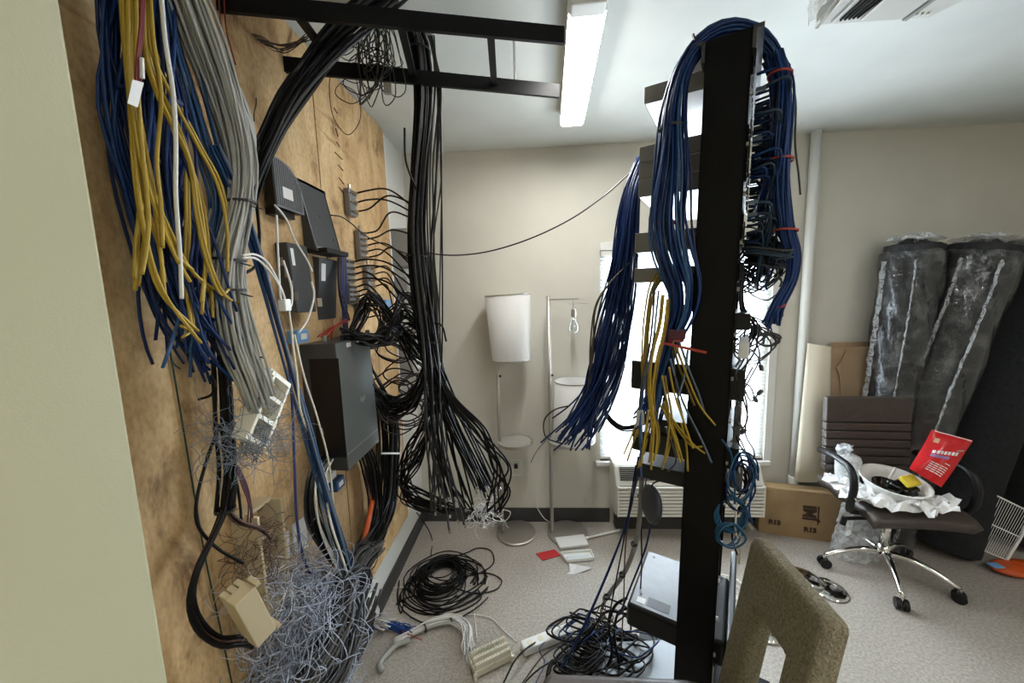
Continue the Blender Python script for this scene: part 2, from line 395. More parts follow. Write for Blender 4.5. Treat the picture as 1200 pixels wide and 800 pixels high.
# ------------------------------------------------------------------ cables
def cable(root, pts, r, m, n=None, sides=6, name='cable', raw=False, label=None):
    P = np.asarray(pts) if raw else cat(pts, n or max(8, 6 * len(pts)))
    return MB().tube(P, r, sides).build(name, m, root, smooth=True, label=label)
def bundle(root, ctrl, n, rad, mats, seed, fray=0.0, fs=.7, endvar=.06, startvar=0.0, wob=.12, samples=22, twist=1.2, sides=5, drop=0.0, tip=None, lim=None, flat=1.0):
    rg = np.random.default_rng(seed)
    P = cat([c[0] for c in ctrl], 70); T, N, B = frames(P)
    Rr = cat([(c[1], 0, 0) for c in ctrl], 70)[:, 0]
    S = np.linspace(0, 1, 70)
    ends = []
    for i in range(n):
        rho = math.sqrt(rg.uniform(0.0, 1)); ph = rg.uniform(0, 2*math.pi)
        s0 = rg.uniform(0, startvar) if startvar else 0.0
        s1 = 1 - rg.uniform(0, endvar)
        s = np.linspace(s0, s1, samples)
        f1, f2, a1, a2 = rg.uniform(1, 3), rg.uniform(1, 3), rg.uniform(0, 6.28), rg.uniform(0, 6.28)
        ang = ph + twist * (s - .5) + .5 * wob * np.sin(6.28 * f1 * s + a1)
        rr = np.interp(s, S, Rr) * (rho + wob * np.sin(6.28 * f2 * s + a2))
        c = np.stack([np.interp(s, S, P[:, k]) for k in range(3)], 1)
        Nn = np.stack([np.interp(s, S, N[:, k]) for k in range(3)], 1); Bb = np.stack([np.interp(s, S, B[:, k]) for k in range(3)], 1)
        q = c + rr[:, None] * (np.cos(ang)[:, None] * Nn + flat * np.sin(ang)[:, None] * Bb)
        if fray:
            g = np.clip((s - fs) / (1 - fs), 0, 1) ** 1.6
            d = rg.normal(size=3); d[2] *= .5
            q = q + g[:, None] * d * fray; q[:, 2] -= g * drop * rg.uniform(0, 1)
        if lim is not None: q[:, 0] = np.maximum(q[:, 0], lim)
        q[:, 2] = np.maximum(q[:, 2], rad)
        m = mats[rg.integers(len(mats))] if isinstance(mats, (list, tuple)) else mats
        o = MB().tube(q, rad, sides).build('cable', m, root, smooth=True)
        if tip:
            d = q[-1] - q[-2]; d /= np.linalg.norm(d)
            MB().cyl(q[-1] - d*.003, q[-1] + d * tip[1], rad * tip[2], 6).build(tip[0], tip[3], o)
        ends.append(q[-1])
    return ends
def tie(root, p, d, r, m=TIE, w=.006, tail=0.0):
    """a strap around a bundle at p running across direction d"""
    p = np.array(tuple(p)); d = np.array(tuple(d), float); d /= np.linalg.norm(d)
    a = np.array([0, 0, 1.0]) if abs(d[2]) < .9 else np.array([1.0, 0, 0])
    n = np.cross(d, a); n /= np.linalg.norm(n); b = np.cross(d, n)
    mb = MB(); k = 16; vs = []
    for j in range(k):
        t = 2*math.pi*j/k; e = math.cos(t) * n + math.sin(t) * b
        for rr, hh in ((r, -w/2), (r + .003, -w/2), (r + .003, w/2), (r, w/2)): vs.append(tuple(p + e * rr + d * hh))
    fs = [(4*j + q, 4*j + (q+1) % 4, 4*((j+1) % k) + (q+1) % 4, 4*((j+1) % k) + q) for j in range(k) for q in range(4)]
    mb.add(vs, fs)
    if tail:
        e = RT * 0.93 - UP * .25
        mb.bar(Vector(p + e * r), Vector(p + e * (r + tail)), .006, .002)
    return mb.build('cable_tie', m, root)
def nest(mb, c, ax, n, r, seed, seglen=9, step=.03, curl=.7, floor=None, xmin=None):
    """loose fine wires curling about inside an ellipsoid"""
    rg = np.random.default_rng(seed); c = np.array(tuple(c)); ax = np.array(ax)
    for i in range(n):
        d = rg.normal(size=3); d /= np.linalg.norm(d); p = c + d * rg.uniform(0, 1) ** .4 * ax
        v = rg.normal(size=3); v /= np.linalg.norm(v); q = [p]
        for k in range(seglen):
            v = v + curl * rg.normal(size=3) - .35 * (q[-1] - c) / ax * rg.uniform(0, 1); v /= np.linalg.norm(v)
            z = q[-1] + v * step
            if floor is not None: z[2] = max(z[2], floor)
            if xmin is not None: z[0] = max(z[0], xmin)
            q.append(z)
        mb.tube(cat(q, seglen * 2), r, 3, cap=False)
    return mb
def loops(c, e1, e2, e3, r0, r1, turns, seed, lift=.01, wob=.15, drift=.0, per=26):
    rg = np.random.default_rng(seed); c, e1, e2, e3 = [np.array(tuple(k), float) for k in (c, e1, e2, e3)]
    n = int(turns * per); out = []; rr = rg.uniform(r0, r1); tgt = rr; oc = np.zeros(2); ot = np.zeros(2); h = 0
    for i in range(n):
        if i % per == 0:
            tgt = rg.uniform(r0, r1); ot = rg.normal(size=2) * drift; ht = rg.uniform(0, lift)
        rr += (tgt - rr) * .12; oc += (ot - oc) * .1; h += (ht - h) * .1
        a = 2*math.pi*i/per; k = 1 + wob * math.sin(2*a + i*.05)
        out.append(c + e1 * (oc[0] + rr*k*math.cos(a)) + e2 * (oc[1] + rr*math.sin(a)) + e3 * (h + .004*math.sin(a*1.3)))
    return np.array(out)

# ================================================================== THE ROOM
CZ, BY, XR, YF = 2.455, 2.40, 4.1, -2.2
struct(MB().box((-1.2, YF - .1, -.06), (XR + .1, BY + .16, 0)).build('floor', FLOORM), 'speckled beige vinyl floor', 'floor')
struct(MB().box((-1.2, YF - .1, CZ), (XR + .1, BY + .16, CZ + .06)).build('ceiling', CEIL), 'pale grey painted ceiling with patched cracks', 'ceiling')
WX0, WX1, WZ0, WZ1 = .435, 1.49, .44, 1.82
mb = MB().box((-.79, BY, 0), (WX0, BY + .15, CZ)).box((WX1, BY, 0), (XR, BY + .15, CZ)).box((WX0, BY, 0), (WX1, BY + .15, WZ0)).box((WX0, BY, WZ1), (WX1, BY + .15, CZ))
struct(mb.build('wall_back', WALL), 'cream painted back wall with the window', 'wall')
wl = struct(MB().box((-.95, .30, 0), (-.79, BY + .15, CZ)).build('wall_left', WALLWHITE), 'white left wall covered with plywood sheets', 'wall')
struct(MB().box((XR, YF, 0), (XR + .1, BY + .15, CZ)).build('wall_right', WALL), 'cream right wall out of view', 'wall')
struct(MB().box((-1.2, YF - .1, 0), (XR, YF, CZ)).build('wall_front', WALL), 'cream wall behind the viewer', 'wall')
struct(MB().box((-1.2, YF, 0), (-.42, .348, CZ)).build('wall_left_return', WALLGLOSS, bevel=.004), 'glossy pale green painted wall end at the left edge', 'wall')
# plywood sheets on the left wall, joint recessed
for i, (y0, y1) in enumerate(((.352, 1.378), (1.384, 2.035))):
    MB().box((-.79, y0, .27), (XP, y1, CZ - .012)).build('plywood_sheet', PLY, wl, bevel=.0015)
# stencil dashes stamped down the further sheet
for k, (a, b, c, d) in enumerate(((391, 126, 395, 133), (393, 150, 396, 160), (394, 166, 398, 172), (392, 178, 401, 187), (396, 193, 402, 200), (397, 208, 403, 216), (397, 219, 402, 226))):
    MB().bar(W(a, b, .0008), W(c, d, .0008), .0016, .005, (1, 0, 0)).build('stencil_mark', INK, wl)
# dark base along back wall and left wall
mb = MB().box((-.79, BY - .008, 0), (.50, BY, .10)).box((1.39, BY - .008, 0), (XR, BY, .10))
struct(mb.build('baseboard_back', DARKBASE), 'dark rubber baseboard along the back wall', 'baseboard')
struct(MB().box((-.79, .36, 0), (-.782, BY - .008, .10)).build('baseboard_left', DARKBASE), 'dark rubber baseboard under the plywood', 'baseboard')
# edge wire running round the plywood top and side, white trim
struct(MB().box((-.79, 2.045, .27), (-.772, 2.075, CZ - .02)).build('trim_1', WHITEP, bevel=.004), 'white plastic raceway beside the plywood edge', 'trim')
# window
w1 = MB()
fx = .045
for a, b in (((WX0, BY + .02, WZ0), (WX0 + fx, BY + .09, WZ1)), ((WX1 - fx, BY + .02, WZ0), (WX1, BY + .09, WZ1)), ((WX0 + fx, BY + .02, WZ0), (WX1 - fx, BY + .09, WZ0 + fx)), ((WX0 + fx, BY + .02, WZ1 - fx), (WX1 - fx, BY + .09, WZ1)), ((WX0 + fx, BY + .03, 1.11), (WX1 - fx, BY + .08, 1.145))):
    w1.box(a, b)
w1 = struct(w1.build('window_1', WHITEP, bevel=.003), 'bright white framed window behind the equipment rack', 'window')
for z0, z1 in ((WZ0 + fx, 1.11), (1.145, WZ1 - fx)):
    MB().box((WX0 + fx, BY + .05, z0), (WX1 - fx, BY + .056, z1)).build('pane', PANE, w1)
MB().box((WX0 - .03, BY - .03, WZ0 - .028), (WX1 + .04, BY + .05, WZ0)).build('window_sill', WHITEP, w1, bevel=.004)
MB().box((WX0 - .0, BY - .012, WZ1 + .0), (WX1 + .0, BY, WZ1 + .05)).build('window_head_trim', WHITEP, w1, bevel=.003)
MB().box((WX1 + .0, BY - .012, WZ0), (WX1 + .05, BY, WZ1 + .05)).build('window_side_trim', WHITEP, w1, bevel=.003)
bl = thing('window_blind', 'white pleated blind hanging over the window', 'blind', (.96, BY + .01, WZ0))
mb = MB(); NP = 110
vs = []
for i in range(NP + 1):
    z = WZ0 + .03 + (WZ1 - WZ0 - .06) * i / NP
    yy = BY + .004 + (.010 if i % 2 else 0)
    vs += [(WX0 + .005, yy, z), (WX1 - .005, yy, z)]
mb.add(vs, [(2*i, 2*i + 1, 2*i + 3, 2*i + 2) for i in range(NP)])
mb.build('pleated_sheet', BLIND, bl)
MB().box((WX0 + .005, BY - .004, WZ0 + .012), (WX1 - .005, BY + .018, WZ0 + .032)).build('bottom_rail', WHITEP, bl, bevel=.002)
MB().box((WX0 + .005, BY - .006, WZ1 - .032), (WX1 - .005, BY + .018, WZ1 - .002)).build('head_rail', WHITEP, bl, bevel=.002)
# wall outlet
o = thing('wall_outlet', 'white wall outlet plate low between the two floor lamps', 'outlet', Y(605, 548, 2.4))
c = Y(605, 548, 2.4)
MB().box((c.x - .036, 2.392, c.z - .058), (c.x + .036, 2.4, c.z + .058)).build('cover_plate', WHITEP, o, bevel=.003)
for dz in (-.025, .025):
    MB().box((c.x - .016, 2.389, c.z + dz - .014), (c.x + .016, 2.393, c.z + dz + .014)).build('socket', CREAMP, o, bevel=.003)
MB().box((c.x - .012, 2.36, c.z + .012), (c.x + .012, 2.389, c.z + .036)).build('plug', BLACKP, o, bevel=.003)
# white pipe down the wall right of the window
p = thing('wall_pipe', 'tall white vertical pipe right of the window', 'pipe', (1.675, 2.355, .27))
MB().cyl((1.675, 2.368, .33), (1.675, 2.368, CZ), .026, 20).build('pipe_run', WHITEP, p, smooth=True)
MB().cyl((1.675, 2.368, .29), (1.675, 2.368, .345), .032, 20).build('coupling', WHITEP, p, bevel=.004)
MB().cyl((1.675, 2.368, .27), (1.675, 2.368, .29), .022, 16).build('stub', CLEARP, p)

# ------------------------------------------------------------------ ceiling lamps
def led(name, label, x, y0, y1, tilt, diff):
    L_ = thing(name, label, 'lamp', (x, y0, CZ), 'ceiling LED lamps')
    M = Matrix.Translation((x, y0, 0)) @ Matrix.Rotation(tilt, 4, 'Z'); ln = y1 - y0
    prof = [(-.058, CZ), (-.060, CZ - .045), (-.050, CZ - .072), (.050, CZ - .072), (.060, CZ - .045), (.058, CZ)]
    MB(M).prism([(a, 0, b) for a, b in prof], (0, .055, 0)).build('end_cap', WHITEP, L_, bevel=.004)
    MB(M).prism([(a, ln - .02, b) for a, b in prof], (0, .02, 0)).build('end_cap', WHITEP, L_, bevel=.004)
    MB(M).box((-.058, .05, CZ - .060), (.058, ln - .015, CZ)).build('housing', WHITEP, L_)
    dp = [(-.056, CZ - .060), (-.048, CZ - .069), (.048, CZ - .069), (.056, CZ - .060)]
    MB(M).prism([(a, .056, b) for a, b in dp], (0, ln - .077, 0)).build('diffuser', diff, L_)
led('ceiling_lamp', 'glowing white LED ceiling lamp beside the ladder rack end', .185, 1.185, 1.985, math.radians(-2.5), LED)
led('ceiling_lamp', 'LED ceiling lamp of the room behind the viewer, nearer the left', .9, -1.5, -.3, 0, LED_FILL)  # this lamp and the next are added, unseen, to brighten the room
led('ceiling_lamp', 'LED ceiling lamp of the room behind the viewer, nearer the right', 2.5, -1.0, .2, 0, LED_FILL)

# ------------------------------------------------------------------ ceiling air conditioner (film still on)
ac = thing('ceiling_air_conditioner', 'ceiling air conditioner with louvred underside and loose protective film at top right', 'air conditioner', (1.05, .9, CZ))
zb = 2.30
def ap(px, py): return onz(px, py, zb)
c0, c1, c2, c3 = ap(955, 31), ap(1088, 22), ap(1132, 0), ap(1330, -160)
c4, c5 = ap(1050, -160), ap(946, 10)
und = [c0, c1, c2, Vector((1.50, .62, zb)), Vector((.80, .62, zb))]
MB().prism(und, (0, 0, CZ - zb - .001)).build('body', mat('ac_white', (.62, .61, .57), .4), ac, bevel=.006)
def acbar(a, b, dz, w, h, m, nm):
    A, B = ap(*a), ap(*b); MB().bar(A - Vector((0, 0, dz)), B - Vector((0, 0, dz)), w, h).build(nm, m, ac)
for k in range(5):
    acbar((985 + 5*k, 22 - .8*k), (1021 + 6*k, -12), .004, .004, .006, BLACKP, 'louver')
acbar((975, 24), (1012, -12), .004, .006, .008, WHITEP, 'louver_frame')
acbar((1010, 20), (1046, -12), .004, .006, .008, WHITEP, 'louver_frame')
acbar((1060, 22), (1110, -14), .003, .012, .006, GREYM, 'side_louver')
for k in range(3): MB().cyl(ap(1075 + 6*k, 15.5 - .3*k) - Vector((0, 0, .006)), ap(1075 + 6*k, 15.5 - .3*k), .004, 8).build('indicator', WHITEP, ac)
acbar((957, 30), (990, -12), .003, .008, .01, CHROME, 'edge_trim')
rg = random.Random(3)
def acf(u, v):
    a = ap(950 + 40*u, 33 - 50*u); return a + Vector((-.004 - .012*rg.random(), .0, .0 + .13*v + .01*rg.random()))
MB().grid(acf, 10, 6).build('protective_film', BAGF, ac, solid=.0008)

# ------------------------------------------------------------------ ladder rack under the ceiling
LZ = 2.30
lr = thing('ladder_rack', 'black steel cable ladder rack hung under the ceiling', 'cable rack', (-.3, 1.15, LZ))
def lz(px, py): return onz(px, py, LZ)
nA, nB = lz(150, -8), lz(661, 42)
fA, fB = lz(252, 68), lz(655, 107)
MB().bar(nA, nB, .012, .045).build('rail', BLACK, lr)
MB().bar(fA, fB, .012, .045).build('rail', BLACK, lr)
def onrail(A, B, t): return A + (B - A) * t
for (a, b) in (((575, 40), (579, 98)), ((349, 18), (374, 52)), ((470, 30), (484, 88))):
    MB().bar(lz(*a), lz(*b), .022, .012).build('rung', BLACK, lr)
MB().bar(lz(213, 0), lz(262, 66), .018, .03).build('end_bracket', BLACK, lr)
MB().bar(lz(238, 8), lz(289, 66), .022, .012).build('rung', mat('worn_grey_steel', (.16, .16, .17), .35, metal=.6), lr)
for t in (.3, .85):
    q = onrail(fA, fB, t); MB().cyl((q.x, q.y, LZ + .02), (q.x, q.y, CZ), .005, 8).build('hanger_rod', STEEL, lr)
b0 = W(246, 66, .0); MB().box((XP, b0.y - .012, b0.z - .03), (XP + .03, b0.y + .012, b0.z + .03)).build('wall_clip', STEEL, lr)

# ================================================================== EQUIPMENT RACK
TH = math.radians(29)
RO = Vector((.535, .98, 0)); RW = Vector((math.sin(TH), math.cos(TH), 0)); RB = Vector((-math.cos(TH), math.sin(TH), 0))
RTOP = Vector((RO.x, RO.y, 2.16))                 # the rack leans a little: its foot stands left of its top
RM = Matrix.Translation(RTOP + Vector((0, 0, .005))) @ Matrix.Rotation(math.radians(1.15), 4, 'Y') @ Matrix.Translation(-RTOP) @ frameM(RO, RW, RB, (0, 0, 1))
def RK(w, b, z): return RM @ Vector((w, b, z))      # local: x across the rack, y to the rear, z up  (left-handed is avoided below)
rk = thing('equipment_rack', 'tall black two post equipment rack standing in front of the window', 'rack', RO)
RH = 2.16
def rbox(a, b): return MB(RM).box(a, b)
def chan(w0, s):
    mb = MB(RM)
    mb.box((min(w0, w0 + s*.005), 0, 0), (max(w0, w0 + s*.005), .10, RH))
    mb.box((min(w0, w0 + s*.032), 0, 0), (max(w0, w0 + s*.032), .005, RH)); mb.box((min(w0, w0 + s*.032), .095, 0), (max(w0, w0 + s*.032), .10, RH))
    return mb
chan(0, 1).build('post', BLACK, rk); chan(.515, -1).build('post', BLACK, rk)
STEELB = mat('worn_black_steel', (.10, .10, .105), .35, metal=.5)  # top angles lighter than the posts: light off the ceiling put into the colour
for b0 in (-.008, .10):
    rbox((-.005, b0, RH - .05), (.52, b0 + .008, RH + .0)).build('top_angle', STEELB, rk)
    rbox((-.005, b0 - .014 if b0 < 0 else b0, RH - .008), (.52, b0 + .008 if b0 < 0 else b0 + .04, RH)).build('top_angle', STEELB, rk)
for b0, b1 in ((-.19, 0), (.10, .30)):
    rbox((-.005, b0, 0), (.52, b1, .008)).build('base_angle', BLACK, rk); 
rbox((-.01, -.004, 0), (.525, 0, .09)).build('base_angle', BLACK, rk); rbox((-.01, .10, 0), (.525, .104, .09)).build('base_angle', BLACK, rk)
for k in range(16):
    z = .25 + k * .118
    MB(RM).cyl((.017, -.006, z), (.017, .001, z), .006, 8).build('rail_screw', STEEL, rk)
def device(name, label, z0, z1, depth, m, kind, under=DEVUNDER, w0=.036, w1=.479, b0=.0, ports=0, ear=True, group=None):
    d = thing(name, label, kind, RK(.26, .1, z0), group)
    rbox((w0, b0 + .012, z0 + .002), (w1, depth, z1)).build('case', m, d, bevel=.002)
    rbox((w0 + .004, b0 + .016, z0), (w1 - .004, depth - .004, z0 + .0025)).build('bottom_plate', under, d)
    rbox((w0, b0 - .004, z0 + .001), (w1, b0 + .012, z1 - .001)).build('front_panel', BLACKP, d)
    if ear:
        for a, b in ((.004, w0), (w1, .511)): rbox((a, b0 - .009, z0 + .002), (b, b0 - .006, z1 - .002)).build('rack_ear', BLACKP, d)
    h = z1 - z0
    for k in range(ports):
        x = w0 + .02 + (w1 - w0 - .04) * (k // 2) / max(1, ports // 2 - 1); z = z0 + h * (.3 if k % 2 else .7)
        rbox((x - .007, b0 - .006, z - .006), (x + .007, b0 - .0035, z + .006)).build('port', CHAR, d)
    return d
device('network_switch', 'topmost single grey network switch in the rack', 2.069, 2.114, .254, DEVGREY, 'network switch', ports=12)
for i, (a, lab) in enumerate(((1.911, 'upper'), (1.864, 'middle'), (1.817, 'lower'))):
    device('network_switch', lab + ' network switch of the tight stack of three in the rack', a, a + .0455, .262, DEVGREY, 'network switch', ports=12)
device('network_switch', 'grey network switch with loose cables lying on top, below the stack of three', 1.659, 1.716, .267, DEVGREY, 'network switch', ports=12)
device('network_switch', 'lowest grey network switch in the rack, above the dark gap', 1.571, 1.614, .266, DEVGREY, 'network switch', ports=12)
device('patch_bay', 'black patch bay below the lowest grey switch', 1.44, 1.485, .10, BLACKP, 'patch panel', under=BLACKP, ports=12, b0=-.03, ear=False)
device('rack_server', 'black deep rack unit behind the hanging cable ends', 1.247, 1.335, .266, BLACKP, 'rack unit', under=DEVUNDER, b0=-.028, ear=False)
device('rack_shelf_unit', 'black flat rack unit with small box on it', 1.050, 1.115, .256, BLACKP, 'rack unit', under=DEVUNDER, b0=-.026, ear=False)
device('rack_shelf_unit', 'black shallow rack unit just above the wall heater height', .965, 1.012, .238, BLACKP, 'rack unit', under=BLACKP)
o = thing('small_power_box', 'small black box sitting on a black rack unit', 'box', RK(.1, .16, 1.115))
rbox((.05, .02, 1.117), (.20, .20, 1.158)).build('case', BLACKP, o, bevel=.003); rbox((.07, .20, 1.125), (.18, .206, 1.15)).build('face_plate', GREYM, o)
o = thing('rack_cable_router', 'small white network box mounted on the rack front at chest height', 'network box', RK(.1, -.06, 1.36))
rbox((.036, -.036, 1.365), (.25, -.012, 1.41)).build('case', WHITEP, o, bevel=.003)
for k in range(6): rbox((.045 + .028*k, -.039, 1.372), (.065 + .028*k, -.035, 1.388)).build('port', BLACKP, o)
o = thing('silver_wall_adapter', 'silver bracket box hanging on the rack front below chest height', 'box', RK(.1, -.06, 1.15))
rbox((.036, -.028, 1.13), (.20, -.012, 1.235)).build('case', STEELB, o, bevel=.003); rbox((.06, -.030, 1.18), (.15, -.027, 1.225)).build('label_plate', STEEL, o)
for k in range(3): rbox((.07, -.030, 1.140 + .011*k), (.17, -.027, 1.145 + .011*k)).build('slot', BLACKP, o)
o = thing('grey_power_brick', 'grey power brick strapped to the rack front at waist height', 'power adapter', RK(.05, -.06, .98))
rbox((.03, -.042, 1.0), (.13, -.012, 1.045)).build('case', mat('mid_grey_plastic', (.07, .07, .07), .45), o, bevel=.006)
MB(RM).cyl((.08, -.028, 1.0), (.08, -.028, .985), .008, 8).build('strain_relief', BLACKP, o)
# UPS low in the rack
u = thing('ups_battery_unit', 'black battery backup unit with glossy top low in the rack', 'battery backup', RK(.26, .1, .43))
rbox((.036, -.03, .432), (.345, .258, .514)).build('case', BLACKP, u, bevel=.012, seg=3)
rbox((.046, .006, .5135), (.335, .248, .5160)).build('top_plate', mat('glossy_grey_top', (.10, .105, .115), .33, bump=.12, bscale=18), u)
rbox((.060, .205, .5158), (.085, .232, .5166)).build('sticker', PAPER, u); rbox((.06, .13, .5158), (.10, .20, .5166)).build('sticker', BLACKP, u)
for q in ((.1, .05), (.1, .225), (.31, .225), (.25, .1)): MB(RM).cyl((q[0], q[1], .515), (q[0], q[1], .5175), .004, 8).build('screw', BLACKP, u)
rbox((.03, -.05, .40), (.485, -.03, .535)).build('front_bezel', CHAR, u, bevel=.006)
# light grey case on the floor under the rack
g = thing('floor_server_case', 'light grey metal case lying on floor under the rack', 'computer case', onz(760, 775, 0))
a, b, c_, d = onz(700, 752, .10), onz(795, 748, .10), onz(800, 815, .10), onz(690, 812, .10)
MB().prism([d, c_, b, a], (0, 0, -.098)).build('case', mat('light_grey_steel', (.22, .235, .25), .45, metal=.2), g, bevel=.006)
vv = (a - b).normalized()
for k in range(7):
    q = b + vv * (.008 + .012*k); MB().bar(q + Vector((0, .002, -.085)), q + Vector((0, .002, -.015)), .005, .004).build('vent_slat', CREAMP, g)

# ================================================================== BOXES ON THE PLYWOOD
def wprism(root, near, far, m, name='case', bevel=.004, wn=0):
    """a box on the plywood: outline of its near end, then how far it runs along the wall"""
    y0 = W(*near[wn]).y
    pts = [Y(a, b, y0) for a, b in near]
    for p_ in pts:
        if p_.x < XP + .02: p_.x = XP
    y1 = onx(*far, max(p_.x for p_ in pts) if far[0] > 0 else XP).y
    y1 = onx(*far, pts[1].x).y
    return MB().prism(pts, (0, y1 - y0, 0)).build(name, m, root, bevel=bevel), pts, y0, y1
def facepatch(root, pts, y0, y1, u0, u1, v0, v1, m, name, off=.001):
    """flat piece on the front face; u along the wall, v down the face"""
    A, B = pts[1], pts[2]
    def q(u, v):
        p_ = A + (B - A) * v; return Vector((p_.x + off, y0 + (y1 - y0) * u, p_.z))
    MB().add([q(u0, v0), q(u1, v0), q(u1, v1), q(u0, v1)] + [q(u0, v0) - Vector((.0009, 0, 0)), q(u1, v0) - Vector((.0009, 0, 0)), q(u1, v1) - Vector((.0009, 0, 0)), q(u0, v1) - Vector((.0009, 0, 0))],
             [(0, 1, 2, 3), (7, 6, 5, 4), (0, 4, 5, 1), (1, 5, 6, 2), (2, 6, 7, 3), (3, 7, 4, 0)]).build(name, m, root)
# 1 grey ribbed router with rounded corner
t = thing('wall_router', 'grey ribbed router with rounded upper corner, highest box on the plywood', 'router', W(318, 215))
y0 = W(303, 200).y
near = [Y(304, 188, y0), Y(317, 181, y0), Y(325, 241, y0), Y(300, 232, y0)]
for p_ in (near[0], near[3]): p_.x = XP
y1 = onx(353, 225, near[1].x).y; dy = y1 - y0
top, bot, xf = near[1].z, near[2].z, (near[1].x + near[2].x) / 2
prof = [(y0, bot), (y1, bot - .0), (y1, top - .075), (y1 - .02, top - .035), (y1 - .055, top - .008), (y1 - .10, top), (y0, top)]
MB().prism([(XP + .012, a, b) for a, b in prof], (xf - XP - .014, 0, 0)).build('case', BLACKP, t, bevel=.004)
mb = MB().prism([(xf - .002, a if a > y0 else a + .004, b) for a, b in prof], (.003, 0, 0)); mb.build('front_cover', GREYBOX, t)
mb = MB(); k = 0; yy = y0 + .008
while yy < y1 - .01:
    zt = top - max(0, (yy - (y1 - .10)) / .10) ** 2 * .075
    mb.box((xf + .001, yy, bot + .006), (xf + .003, yy + .004, zt - .006)); yy += .009
mb.build('cover_ribs', GREYBOX, t)
MB().box((xf + .003, y0 + .03, bot + .03), (xf + .0042, y0 + .075, bot + .062)).build('sticker', PAPER, t)
MB().box((XP, y0 + .01, bot - .02), (XP + .03, y1 - .03, bot)).build('wall_bracket', BLACKP, t)
# 2 tilted black box
t = thing('wall_modem', 'wide black tilted box on the plywood right of the ribbed router', 'modem', W(370, 250))
o, pts, y0, y1 = wprism(t, [(348, 206), (354, 211), (372, 294), (346, 290)], (381, 222), CHAR, bevel=.005)
MB().box((XP, y0 + .01, pts[3].z - .018), (XP + .075, y1 - .01, pts[3].z - .002)).build('wall_shelf', BLACKP, t)
for u_, v_ in ((.45, .42), (.75, .75)): facepatch(t, pts, y0, y1, u_, u_ + .04, v_, v_ + .03, BLACKP, 'vent_hole')
facepatch(t, pts, y0, y1, .93, .955, .02, .98, BLACKP, 'seam_strip')
facepatch(t, pts, y0, y1, .02, .98, .93, .945, GREYM, 'lower_edge_strip')
# 3 grey slim box
t = thing('wall_switch_box', 'slim grey box with white sticker below the ribbed router', 'network box', W(345, 325))
o, pts, y0, y1 = wprism(t, [(321, 284), (336, 283), (349, 367), (330, 362)], (360, 290), CHAR, bevel=.004)
facepatch(t, pts, y0, y1, .10, .24, .08, .32, PAPER, 'sticker')
for k in range(4): MB().box((XP + .012 + .012*k, y0 - .0012, pts[1].z - .07 - .035*k), (XP + .022 + .012*k, y0, pts[1].z - .045 - .035*k)).build('port', GREYM, t)
# 4 black slim box
t = thing('wall_switch_box', 'slim black box with white sticker under the tilted black box', 'network box', W(382, 338))
o, pts, y0, y1 = wprism(t, [(366, 300), (374, 302), (378, 375), (369, 372)], (395, 304), CHAR, bevel=.004)
facepatch(t, pts, y0, y1, .12, .34, .08, .36, PAPER, 'sticker')
MB().box((XP + .004, y0 - .0012, pts[1].z - .17), (XP + .02, y0, pts[1].z - .14)).build('port', WHITEP, t)
# 5 big black enclosure
enc = thing('wall_enclosure', 'large black metal enclosure low on the plywood', 'enclosure', W(400, 475))
o, pts, y0, y1 = wprism(enc, [(350, 404), (392, 402), (408, 552), (364, 550)], (433, 400), CHAR, bevel=.003)
EX, EY0, EY1, EZ1, EZ0 = pts[1].x, y0, y1, pts[1].z, pts[2].z
facepatch(enc, pts, y0, y1, .01, .99, .006, .994, mat('grey_green_enamel', (.135, .15, .15), .36), 'door')  # front face coloured lighter for the light falling on it
facepatch(enc, pts, y0, y1, .02, .98, .868, .876, GREYM, 'door_seam', .002)
facepatch(enc, pts, y0, y1, .28, .40, .02, .055, PAPER, 'sticker', .002); facepatch(enc, pts, y0, y1, .58, .80, .02, .05, PAPER, 'sticker', .002)
for k in range(3): facepatch(enc, pts, y0, y1, .52 + .05*k, .56 + .05*k, .50 + .012*(k % 2), .535 + .012*(k % 2), GREYM, 'emblem', .002)
MB().box((XP + .03, EY0 - .001, EZ0 + .05), (XP + .13, EY0 - .0002, EZ1 - .05)).build('side_panel', BLACKP, enc)
for k in range(3): MB().cyl((XP + .06 + .03*k, EY0 + .05 + .1*k, EZ1), (XP + .06 + .03*k, EY0 + .05 + .1*k, EZ1 + .02), .009, 10).build('conduit_fitting', STEEL, enc)
# small wall jack boxes above and below the enclosure
for (px, py, s, m, lab) in ((354, 394, .03, LBLUE, 'small light blue jack box on top of the black enclosure'), (398, 566, .03, BLUEL, 'small dark blue label box under the black enclosure'), (388, 556, .028, CREAMP, 'small cream jack box under the black enclosure')):
    q = W(px, py, .03); t = thing('wall_jack', lab, 'wall jack', q)
    MB().box((XP, q.y - s, q.z - s*.7), (XP + .035, q.y + s, q.z + s*.7)).build('case', m, t, bevel=.003)
    MB().box((XP + .035, q.y - s*.5, q.z - s*.3), (XP + .037, q.y + s*.5, q.z + s*.3)).build('jack', WHITEP, t)
